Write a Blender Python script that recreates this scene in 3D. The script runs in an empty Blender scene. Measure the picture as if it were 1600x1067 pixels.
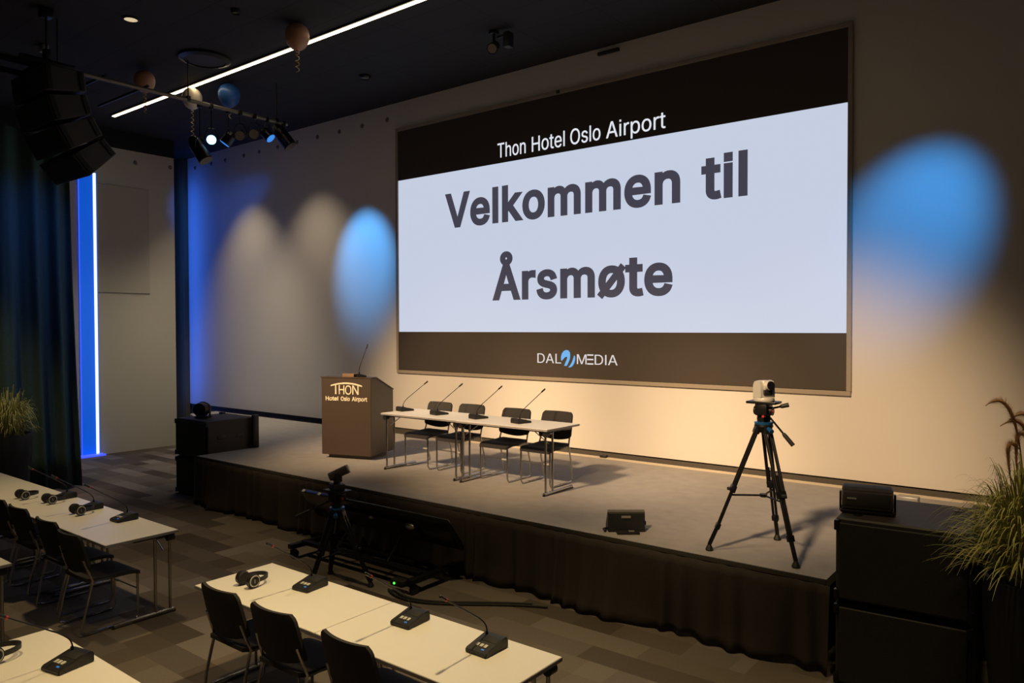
import bpy, bmesh, math, random, json
from mathutils import Vector, Matrix
from mathutils.geometry import delaunay_2d_cdt
random.seed(7)
SC = bpy.context.scene
COL = SC.collection
PI = math.pi

# ------------------------------------------------------------------ camera
F, YAW, PITCH, ROLL = 1170.0, 0.66228, -0.01986, -0.00284
CAM = Vector((9.7209, -9.2435, 2.5082))
fw = Vector((-math.sin(YAW)*math.cos(PITCH), math.cos(YAW)*math.cos(PITCH), math.sin(PITCH)))
rt = Vector((math.cos(YAW), math.sin(YAW), 0)); up = rt.cross(fw)
r2 = math.cos(ROLL)*rt + math.sin(ROLL)*up; u2 = -math.sin(ROLL)*rt + math.cos(ROLL)*up
cd = bpy.data.cameras.new('camera'); cam = bpy.data.objects.new('camera', cd); COL.objects.link(cam)
cd.sensor_width = 36.0; cd.lens = F/1600*36; cd.clip_end = 100; cd.clip_start = .05
M3 = Matrix((r2, u2, -fw)).transposed()
cam.matrix_world = Matrix.Translation(CAM) @ M3.to_4x4()
SC.camera = cam

# ------------------------------------------------------------------ world, exposure
SC.view_settings.view_transform = 'Standard'; SC.view_settings.look = 'None'
SC.view_settings.gamma = 1.0; SC.view_settings.exposure = 0.0; SC.view_settings.use_curve_mapping = False
W = bpy.data.worlds.new('World'); SC.world = W; W.use_nodes = True
bg = W.node_tree.nodes['Background']; bg.inputs[0].default_value = (0.9, 0.78, 0.72, 1); bg.inputs[1].default_value = 0.028

# ------------------------------------------------------------------ lights
def aim(o, target):
    d = Vector(target) - o.location
    o.rotation_euler = d.to_track_quat('-Z', 'Y').to_euler()
def spot(name, loc, target, power, col, angle, blend=1.0, radius=.05):
    l = bpy.data.lights.new(name, 'SPOT'); l.energy = power; l.color = col
    l.spot_size = math.radians(angle); l.spot_blend = blend; l.shadow_soft_size = radius
    o = bpy.data.objects.new(name, l); COL.objects.link(o); o.location = loc; aim(o, target); return o
def area(name, loc, target, power, col, sx, sy):
    l = bpy.data.lights.new(name, 'AREA'); l.energy = power; l.color = col; l.shape = 'RECTANGLE'; l.size = sx; l.size_y = sy
    o = bpy.data.objects.new(name, l); COL.objects.link(o); o.location = loc; aim(o, target); return o
WARM = (1.0, .69, .38); AMB = (1.0, .73, .35); AMB2 = (1.0, .88, .57)
# warm stage wash from the front truss
spot('stage_wash_light', (1.2, -8.4, 6.1), (1.6, -.3, .90), 4300, WARM, 35, 1.0, .3)
spot('stage_wash_light', (4.4, -8.5, 6.1), (4.4, -.3, .85), 4000, WARM, 35, 1.0, .3)
spot('stage_wash_light', (7.4, -8.6, 6.1), (7.0, -.2, .80), 3900, WARM, 34, 1.0, .3)
# room downlights over the tables, then fill spots for left wall and planters
spot('room_and_fill_light', (6.6, -5.6, 6.3), (6.6, -6.0, 0), 1000, AMB, 66, 1.0, .15)
spot('room_and_fill_light', (1.6, -5.6, 6.3), (1.6, -6.0, 0), 520, AMB, 62, 1.0, .15)
spot('room_and_fill_light', (5.2, -8.2, 6.3), (5.2, -8.0, 0), 460, AMB, 58, 1.0, .15)
spot('room_and_fill_light', (-2.6, -2.2, 6.3), (-4.4, -1.8, 0), 360, AMB2, 80, 1.0, .15)  # unseen ambient fill for the left wall
spot('room_and_fill_light', (9.0, -5.6, 6.3), (9.5, -3.9, 1.0), 420, AMB, 32, 1.0, .15)  # added to brighten the right-hand planter
spot('room_and_fill_light', (-1.2, -6.3, 6.3), (-2.35, -5.3, 1.3), 520, AMB, 30, 1.0, .15)  # added to brighten the planter by the curtain
# ceiling wall washers, white scallops
spot('wall_washer', (-4.5, -1.33, 6.35), (-4.5, -.45, 2.0), 230, (1, .83, .58), 76, .95, .05)
spot('wall_washer', (-2.25, -1.33, 6.35), (-2.25, -.45, 2.0), 190, (1, .80, .54), 76, .95, .05)
# blue coloured spots on the wall
spot('blue_spot', (-.815, -2.0, 5.46), (-.9, 0, 3.75), 520, (.10, .42, 1.0), 43, .85, .04)
spot('blue_spot', (9.3, -2.4, 5.9), (8.1, 0, 3.55), 720, (.04, .36, 1.0), 31, 1.0, .05)
spot('blue_spot', (-1.3, -.75, 6.25), (-7.3, -.20, 4.6), 620, (.02, .17, 1.0), 24, 1.0, .05)  # added to widen the blue gradient in the left corner
area('blue_batten_light', (-7.0, -.56, 3.3), (-6.7, .0, 3.3), 20, (.03, .16, 1.0), .08, 5.2)
# blue light on the curtain side
spot('blue_curtain_light', (-1.3, -4.2, 6.0), (-2.9, -5.4, 2.2), 200, (.02, .20, 1.0), 62, 1.0, .05)

# ------------------------------------------------------------------ materials
def lin(h):
    h = h.lstrip('#'); v = [int(h[i:i+2], 16)/255 for i in (0, 2, 4)]
    return tuple((c/12.92 if c <= .04045 else ((c+.055)/1.055)**2.4) for c in v) + (1,)
def mat(name, col, rough=.6, metal=0.0, noise=0.0, nscale=20, bump=0.0, emit=None, estr=0.0, spec=.5):
    m = bpy.data.materials.new(name); m.use_nodes = True; nt = m.node_tree; b = nt.nodes['Principled BSDF']
    c = lin(col) if isinstance(col, str) else tuple(col)+(1,)
    b.inputs['Base Color'].default_value = c; b.inputs['Roughness'].default_value = rough; b.inputs['Metallic'].default_value = metal
    b.inputs['Specular IOR Level'].default_value = spec
    if noise or bump:
        tc = nt.nodes.new('ShaderNodeTexCoord'); n = nt.nodes.new('ShaderNodeTexNoise'); n.inputs['Scale'].default_value = nscale; n.inputs['Detail'].default_value = 5
        nt.links.new(tc.outputs['Object'], n.inputs['Vector'])
        if noise:
            mx = nt.nodes.new('ShaderNodeMix'); mx.data_type = 'RGBA'
            mx.inputs[6].default_value = tuple(v*(1-noise) for v in c[:3])+(1,); mx.inputs[7].default_value = tuple(min(1, v*(1+noise)) for v in c[:3])+(1,)
            nt.links.new(n.outputs['Fac'], mx.inputs[0]); nt.links.new(mx.outputs[2], b.inputs['Base Color'])
        if bump:
            bp = nt.nodes.new('ShaderNodeBump'); bp.inputs['Strength'].default_value = bump; bp.inputs['Distance'].default_value = .01
            nt.links.new(n.outputs['Fac'], bp.inputs['Height']); nt.links.new(bp.outputs['Normal'], b.inputs['Normal'])
    if emit is not None:
        b.inputs['Emission Color'].default_value = lin(emit) if isinstance(emit, str) else tuple(emit)+(1,)
        b.inputs['Emission Strength'].default_value = estr
    return m
BLACK = mat('black_plastic', (.012, .012, .013), .5, noise=.15, nscale=60)
BLACKM = mat('black_metal', (.016, .016, .018), .35, .6, noise=.2, nscale=40)
SPKM = mat('speaker_paint', (.024, .021, .019), .6, noise=.25, nscale=90, bump=.15)
GRILLE = mat('speaker_grille', (.010, .009, .009), .7, noise=.4, nscale=200, bump=.2)
CHROME = mat('chrome', (.42, .41, .40), .22, 1.0, noise=.05, nscale=10)
STEEL = mat('brushed_steel', (.5, .49, .47), .38, 1.0, noise=.1, nscale=30)
TABLE = mat('white_laminate', (.83, .80, .74), .38, noise=.02, nscale=15)
EDGE = mat('grey_edge_band', (.30, .29, .30), .5, noise=.05)
SEATM = mat('charcoal_upholstery', (.026, .023, .024), .85, noise=.25, nscale=150, bump=.1)
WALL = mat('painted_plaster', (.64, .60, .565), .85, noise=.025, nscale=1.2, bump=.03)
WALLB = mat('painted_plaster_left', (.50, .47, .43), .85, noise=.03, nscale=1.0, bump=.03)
PANEL = mat('acoustic_panel_fabric', (.42, .39, .36), .95, noise=.06, nscale=80)
SILVER = mat('silver_plastic', (.52, .50, .47), .4, .2, noise=.04)
LENS = mat('lens_glass', (.008, .008, .012), .08, noise=.1)
LECT = mat('lectern_laminate', (.062, .043, .033), .42, noise=.10, nscale=6)
LETW = mat('cream_lettering', (.80, .72, .55), .5, noise=.02)
GREYL = mat('brand_plate', (.35, .34, .33), .4, .5, noise=.1)
BLUEA = mat('blue_anodised', (.03, .16, .42), .3, .7, noise=.1)
REDP = mat('red_ring', (.5, .03, .02), .4, noise=.1)
BTNW = mat('button_white', (.6, .58, .5), .4, noise=.05)
BTNB = mat('button_blue', (.05, .2, .5), .4, noise=.05, emit=(.05, .3, 1), estr=.25)
SKIRTM = mat('black_skirt_cloth', (.034, .026, .022), .95, noise=.25, nscale=40)
CURT = mat('teal_velvet', (.028, .062, .056), .9, noise=.3, nscale=30)
TRIMW = mat('cream_trim', (.68, .58, .44), .6, noise=.05, nscale=4)
DARKT = mat('dark_skirting', (.085, .072, .06), .7, noise=.1)
PILM = mat('brown_corner_cladding', (.10, .085, .045), .8, noise=.1, nscale=3)
POTM = mat('matte_black_pot', (.012, .012, .012), .55, noise=.2, nscale=12)
SOIL = mat('potting_soil', (.03, .02, .013), 1.0, noise=.5, nscale=60)
GRASS = mat('grass_blade', (.34, .33, .085), .6, noise=.45, nscale=9)
PLUME = mat('grass_plume', (.50, .30, .16), .9, noise=.3, nscale=40)
CABLE = mat('black_rubber', (.010, .010, .010), .6, noise=.2)
LEDW = mat('warm_led', (1, .9, .7), .5, emit=(1.0, .80, .50), estr=7.0)
LEDB = mat('white_blue_led', (.6, .7, 1), .5, emit=(.55, .68, 1.0), estr=1.7)
LEDB2 = mat('blue_led_diffuser', (.02, .1, .7), .4, emit=(.0, .12, .80), estr=.62)
LEDB3 = mat('violet_blue_led', (.05, .1, .8), .4, emit=(.06, .10, .95), estr=1.0)
SPOTON = mat('lit_lamp_face', (.5, .8, 1), .3, emit=(.25, .62, 1.0), estr=5.0)
SPOTRIM = mat('lit_lamp_edge', (.1, .3, .8), .3, emit=(.04, .28, .9), estr=.7)
LAMPOFF = mat('unlit_lamp_face', (.22, .20, .17), .25, .3, noise=.5, nscale=120)
DLON = mat('downlight_glow', (1, .9, .7), .4, emit=(1, .8, .45), estr=.6)
GLED = mat('green_led', (.1, .8, .1), .4, emit=(.1, 1, .1), estr=1.5)

def carpet_mat():
    m = bpy.data.materials.new('carpet_planks'); m.use_nodes = True; nt = m.node_tree; b = nt.nodes['Principled BSDF']
    b.inputs['Roughness'].default_value = .95; b.inputs['Specular IOR Level'].default_value = .15
    tc = nt.nodes.new('ShaderNodeTexCoord')
    def brick(sx, sy, c1, c2, off):
        br = nt.nodes.new('ShaderNodeTexBrick'); br.inputs['Scale'].default_value = 1
        br.inputs['Brick Width'].default_value = sx; br.inputs['Row Height'].default_value = sy; br.inputs['Mortar Size'].default_value = .0
        br.inputs['Color1'].default_value = c1; br.inputs['Color2'].default_value = c2; br.offset = off
        nt.links.new(tc.outputs['Object'], br.inputs['Vector']); return br
    b1 = brick(1.0, .25, (.062, .051, .041, 1), (.195, .172, .148, 1), .37)
    b2 = brick(.5, .5, (.80, .74, .70, 1), (1.12, 1.12, 1.2, 1), .5)
    mx = nt.nodes.new('ShaderNodeMix'); mx.data_type = 'RGBA'; mx.blend_type = 'MULTIPLY'; mx.inputs[0].default_value = 1
    nt.links.new(b1.outputs['Color'], mx.inputs[6]); nt.links.new(b2.outputs['Color'], mx.inputs[7])
    n = nt.nodes.new('ShaderNodeTexNoise'); n.inputs['Scale'].default_value = 90; nt.links.new(tc.outputs['Object'], n.inputs['Vector'])
    rr = nt.nodes.new('ShaderNodeMapRange'); rr.inputs[3].default_value = .8; rr.inputs[4].default_value = 1.2; nt.links.new(n.outputs['Fac'], rr.inputs[0])
    m2 = nt.nodes.new('ShaderNodeMix'); m2.data_type = 'RGBA'; m2.blend_type = 'MULTIPLY'; m2.inputs[0].default_value = 1
    nt.links.new(mx.outputs[2], m2.inputs[6]); nt.links.new(rr.outputs[0], m2.inputs[7]); nt.links.new(m2.outputs[2], b.inputs['Base Color'])
    return m
CARPET = carpet_mat()
STAGEC = mat('stage_carpet', (.36, .335, .32), .95, noise=.16, nscale=7, bump=.05, spec=.1)
def ceil_mat():
    m = bpy.data.materials.new('black_ceiling_tiles'); m.use_nodes = True; nt = m.node_tree; b = nt.nodes['Principled BSDF']
    b.inputs['Roughness'].default_value = .9
    tc = nt.nodes.new('ShaderNodeTexCoord'); br = nt.nodes.new('ShaderNodeTexBrick'); br.offset = 0
    br.inputs['Scale'].default_value = 1; br.inputs['Brick Width'].default_value = 1.2; br.inputs['Row Height'].default_value = .6; br.inputs['Mortar Size'].default_value = .012
    br.inputs['Color1'].default_value = (.014, .0135, .0135, 1); br.inputs['Color2'].default_value = (.017, .0165, .0165, 1); br.inputs['Mortar'].default_value = (.006, .006, .006, 1)
    nt.links.new(tc.outputs['Object'], br.inputs['Vector']); nt.links.new(br.outputs['Color'], b.inputs['Base Color']); return m
CEIL = ceil_mat()
def screen_mat(name, col, strength, base=(.035, .033, .033)):
    return mat(name, base, .55, noise=.05, nscale=3, emit=col, estr=strength, spec=.3)
SCRW = screen_mat('screen_white', (.555, .61, .75), 1.0, (.05, .05, .05))
SCRD = mat('screen_black', (.055, .044, .037), .6, noise=.05, nscale=3, spec=.3)
SCRT = mat('screen_text_grey', (.02, .018, .02), .9, noise=.03, emit=(.052, .05, .072), estr=1.0)
SCRL = mat('screen_text_white', (.1, .1, .1), .6, noise=.03, emit=(.75, .78, .85), estr=1.0)
SCRM = mat('screen_logo_white', (.1, .1, .1), .6, noise=.03, emit=(.62, .60, .62), estr=1.0)
SCRB = mat('screen_logo_blue', (.05, .1, .2), .6, noise=.03, emit=(.09, .36, .75), estr=1.0)

# ------------------------------------------------------------------ mesh helpers
class MB:
    def __init__(s): s.bm = bmesh.new()
    def box(s, c, d, bev=0, rot=None, seg=2):
        r = bmesh.ops.create_cube(s.bm, size=1); vs = r['verts']
        for v in vs: v.co = Vector((v.co.x*d[0], v.co.y*d[1], v.co.z*d[2]))
        if bev:
            es = list({e for v in vs for e in v.link_edges})
            rr = bmesh.ops.bevel(s.bm, geom=es, offset=bev, segments=seg, affect='EDGES', profile=.5)
            vs = list({v for f in rr['faces'] for v in f.verts} | {v for v in vs if v.is_valid})
        T = Matrix.Translation(Vector(c)) @ (rot.to_4x4() if rot else Matrix.Identity(4))
        for v in vs: v.co = T @ v.co
        return s
    def cyl(s, p0, p1, r0, r1=None, seg=16, caps=True):
        r1 = r0 if r1 is None else r1; p0 = Vector(p0); p1 = Vector(p1); d = p1-p0; L = d.length
        q = d.to_track_quat('Z', 'Y').to_matrix().to_4x4()
        bmesh.ops.create_cone(s.bm, cap_ends=caps, segments=seg, radius1=r0, radius2=r1, depth=L, matrix=Matrix.Translation((p0+p1)/2) @ q)
        return s
    def sph(s, c, r, sc=(1, 1, 1), u=16, v=10):
        bmesh.ops.create_uvsphere(s.bm, u_segments=u, v_segments=v, radius=r, matrix=Matrix.Translation(Vector(c)) @ Matrix.Diagonal((*sc, 1))); return s
    def tube(s, pts, rad, seg=8, caps=True):
        pts = [Vector(p) for p in pts]; n = len(pts); rad = rad if isinstance(rad, (list, tuple)) else [rad]*n
        ref = None; rings = []
        for i, p in enumerate(pts):
            t = (pts[min(i+1, n-1)] - pts[max(i-1, 0)])
            if t.length < 1e-9: t = Vector((0, 0, 1))
            t.normalize()
            if ref is None: ref = Vector((0, 0, 1)) if abs(t.z) < .9 else Vector((1, 0, 0))
            a = (ref - t*ref.dot(t)); a.normalize(); b = t.cross(a); ref = a
            rings.append([s.bm.verts.new(p + rad[i]*(math.cos(2*PI*k/seg)*a + math.sin(2*PI*k/seg)*b)) for k in range(seg)])
        for r0, r1 in zip(rings, rings[1:]):
            for k in range(seg): s.bm.faces.new((r0[k], r0[(k+1) % seg], r1[(k+1) % seg], r1[k]))
        if caps: s.bm.faces.new(rings[0][::-1]); s.bm.faces.new(rings[-1])
        return s
    def lathe(s, prof, c=(0, 0, 0), seg=32):
        c = Vector(c); rings = []
        for r, z in prof:
            if r < 1e-6: rings.append([s.bm.verts.new(c+Vector((0, 0, z)))])
            else: rings.append([s.bm.verts.new(c+Vector((r*math.cos(2*PI*k/seg), r*math.sin(2*PI*k/seg), z))) for k in range(seg)])
        for a, b in zip(rings, rings[1:]):
            for k in range(seg):
                k2 = (k+1) % seg
                if len(a) == 1 and len(b) == 1: continue
                if len(a) == 1: s.bm.faces.new((a[0], b[k2], b[k]))
                elif len(b) == 1: s.bm.faces.new((a[k], a[k2], b[0]))
                else: s.bm.faces.new((a[k], a[k2], b[k2], b[k]))
        return s
    def prism(s, poly, axis, a0, a1):
        """poly of 2D points extruded along axis ('x': (y,z); 'y': (x,z); 'z': (x,y))"""
        def P(p, a): return {'x': (a, p[0], p[1]), 'y': (p[0], a, p[1]), 'z': (p[0], p[1], a)}[axis]
        A = [s.bm.verts.new(P(p, a0)) for p in poly]; B = [s.bm.verts.new(P(p, a1)) for p in poly]
        s.bm.faces.new(A[::-1]); s.bm.faces.new(B); n = len(poly)
        for i in range(n): s.bm.faces.new((A[i], A[(i+1) % n], B[(i+1) % n], B[i]))
        return s
    def shell(s, f, nu, nv, off):
        """closed slab: f(u,v)->point, off = thickness vector or function"""
        A = [[s.bm.verts.new(f(i/nu, j/nv)) for j in range(nv+1)] for i in range(nu+1)]
        B = [[s.bm.verts.new(Vector(f(i/nu, j/nv)) + Vector(off)) for j in range(nv+1)] for i in range(nu+1)]
        for i in range(nu):
            for j in range(nv):
                s.bm.faces.new((A[i][j], A[i+1][j], A[i+1][j+1], A[i][j+1])); s.bm.faces.new((B[i][j], B[i][j+1], B[i+1][j+1], B[i+1][j]))
        for i in range(nu):
            s.bm.faces.new((A[i+1][0], A[i][0], B[i][0], B[i+1][0])); s.bm.faces.new((A[i][nv], A[i+1][nv], B[i+1][nv], B[i][nv]))
        for j in range(nv):
            s.bm.faces.new((A[0][j], A[0][j+1], B[0][j+1], B[0][j])); s.bm.faces.new((A[nu][j+1], A[nu][j], B[nu][j], B[nu][j+1]))
        return s
    def obj(s, name, m, parent=None, smooth=True, ang=40):
        bmesh.ops.recalc_face_normals(s.bm, faces=s.bm.faces[:])
        if smooth:
            for f in s.bm.faces: f.smooth = True
            lim = math.radians(ang)
            for e in s.bm.edges:
                if len(e.link_faces) == 2 and e.calc_face_angle(0) > lim: e.smooth = False
        me = bpy.data.meshes.new(name); s.bm.to_mesh(me); s.bm.free(); me.materials.append(m)
        o = bpy.data.objects.new(name, me); COL.objects.link(o)
        if parent is not None: o.parent = parent
        return o
def tag(o, label, cat, group=None):
    o['label'] = label; o['category'] = cat
    if group: o['group'] = group
    return o
def thing(name, label, cat, loc=(0, 0, 0), rz=0, group=None):
    o = bpy.data.objects.new(name, None); COL.objects.link(o); o.location = loc; o.rotation_euler = (0, 0, rz); o.empty_display_size = .1
    return tag(o, label, cat, group)
def struct(o): o['kind'] = 'structure'; return o
KIDS = {}
def kids(o): return [c for c in bpy.data.objects if c.parent == o]
def dup(root, label, loc, rz=0):
    r = root.copy(); COL.objects.link(r); r.location = loc; r.rotation_euler = (0, 0, rz); r['label'] = label
    for ch in kids(root):
        c = ch.copy(); COL.objects.link(c); c.parent = r
        for g in kids(ch):
            d = g.copy(); COL.objects.link(d); d.parent = c
    return r
def bez(p0, p1, p2, p3, n=14):
    p0, p1, p2, p3 = map(Vector, (p0, p1, p2, p3)); out = []
    for i in range(n+1):
        t = i/n; out.append(p0*(1-t)**3 + p1*3*t*(1-t)**2 + p2*3*t*t*(1-t) + p3*t**3)
    return out

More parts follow.
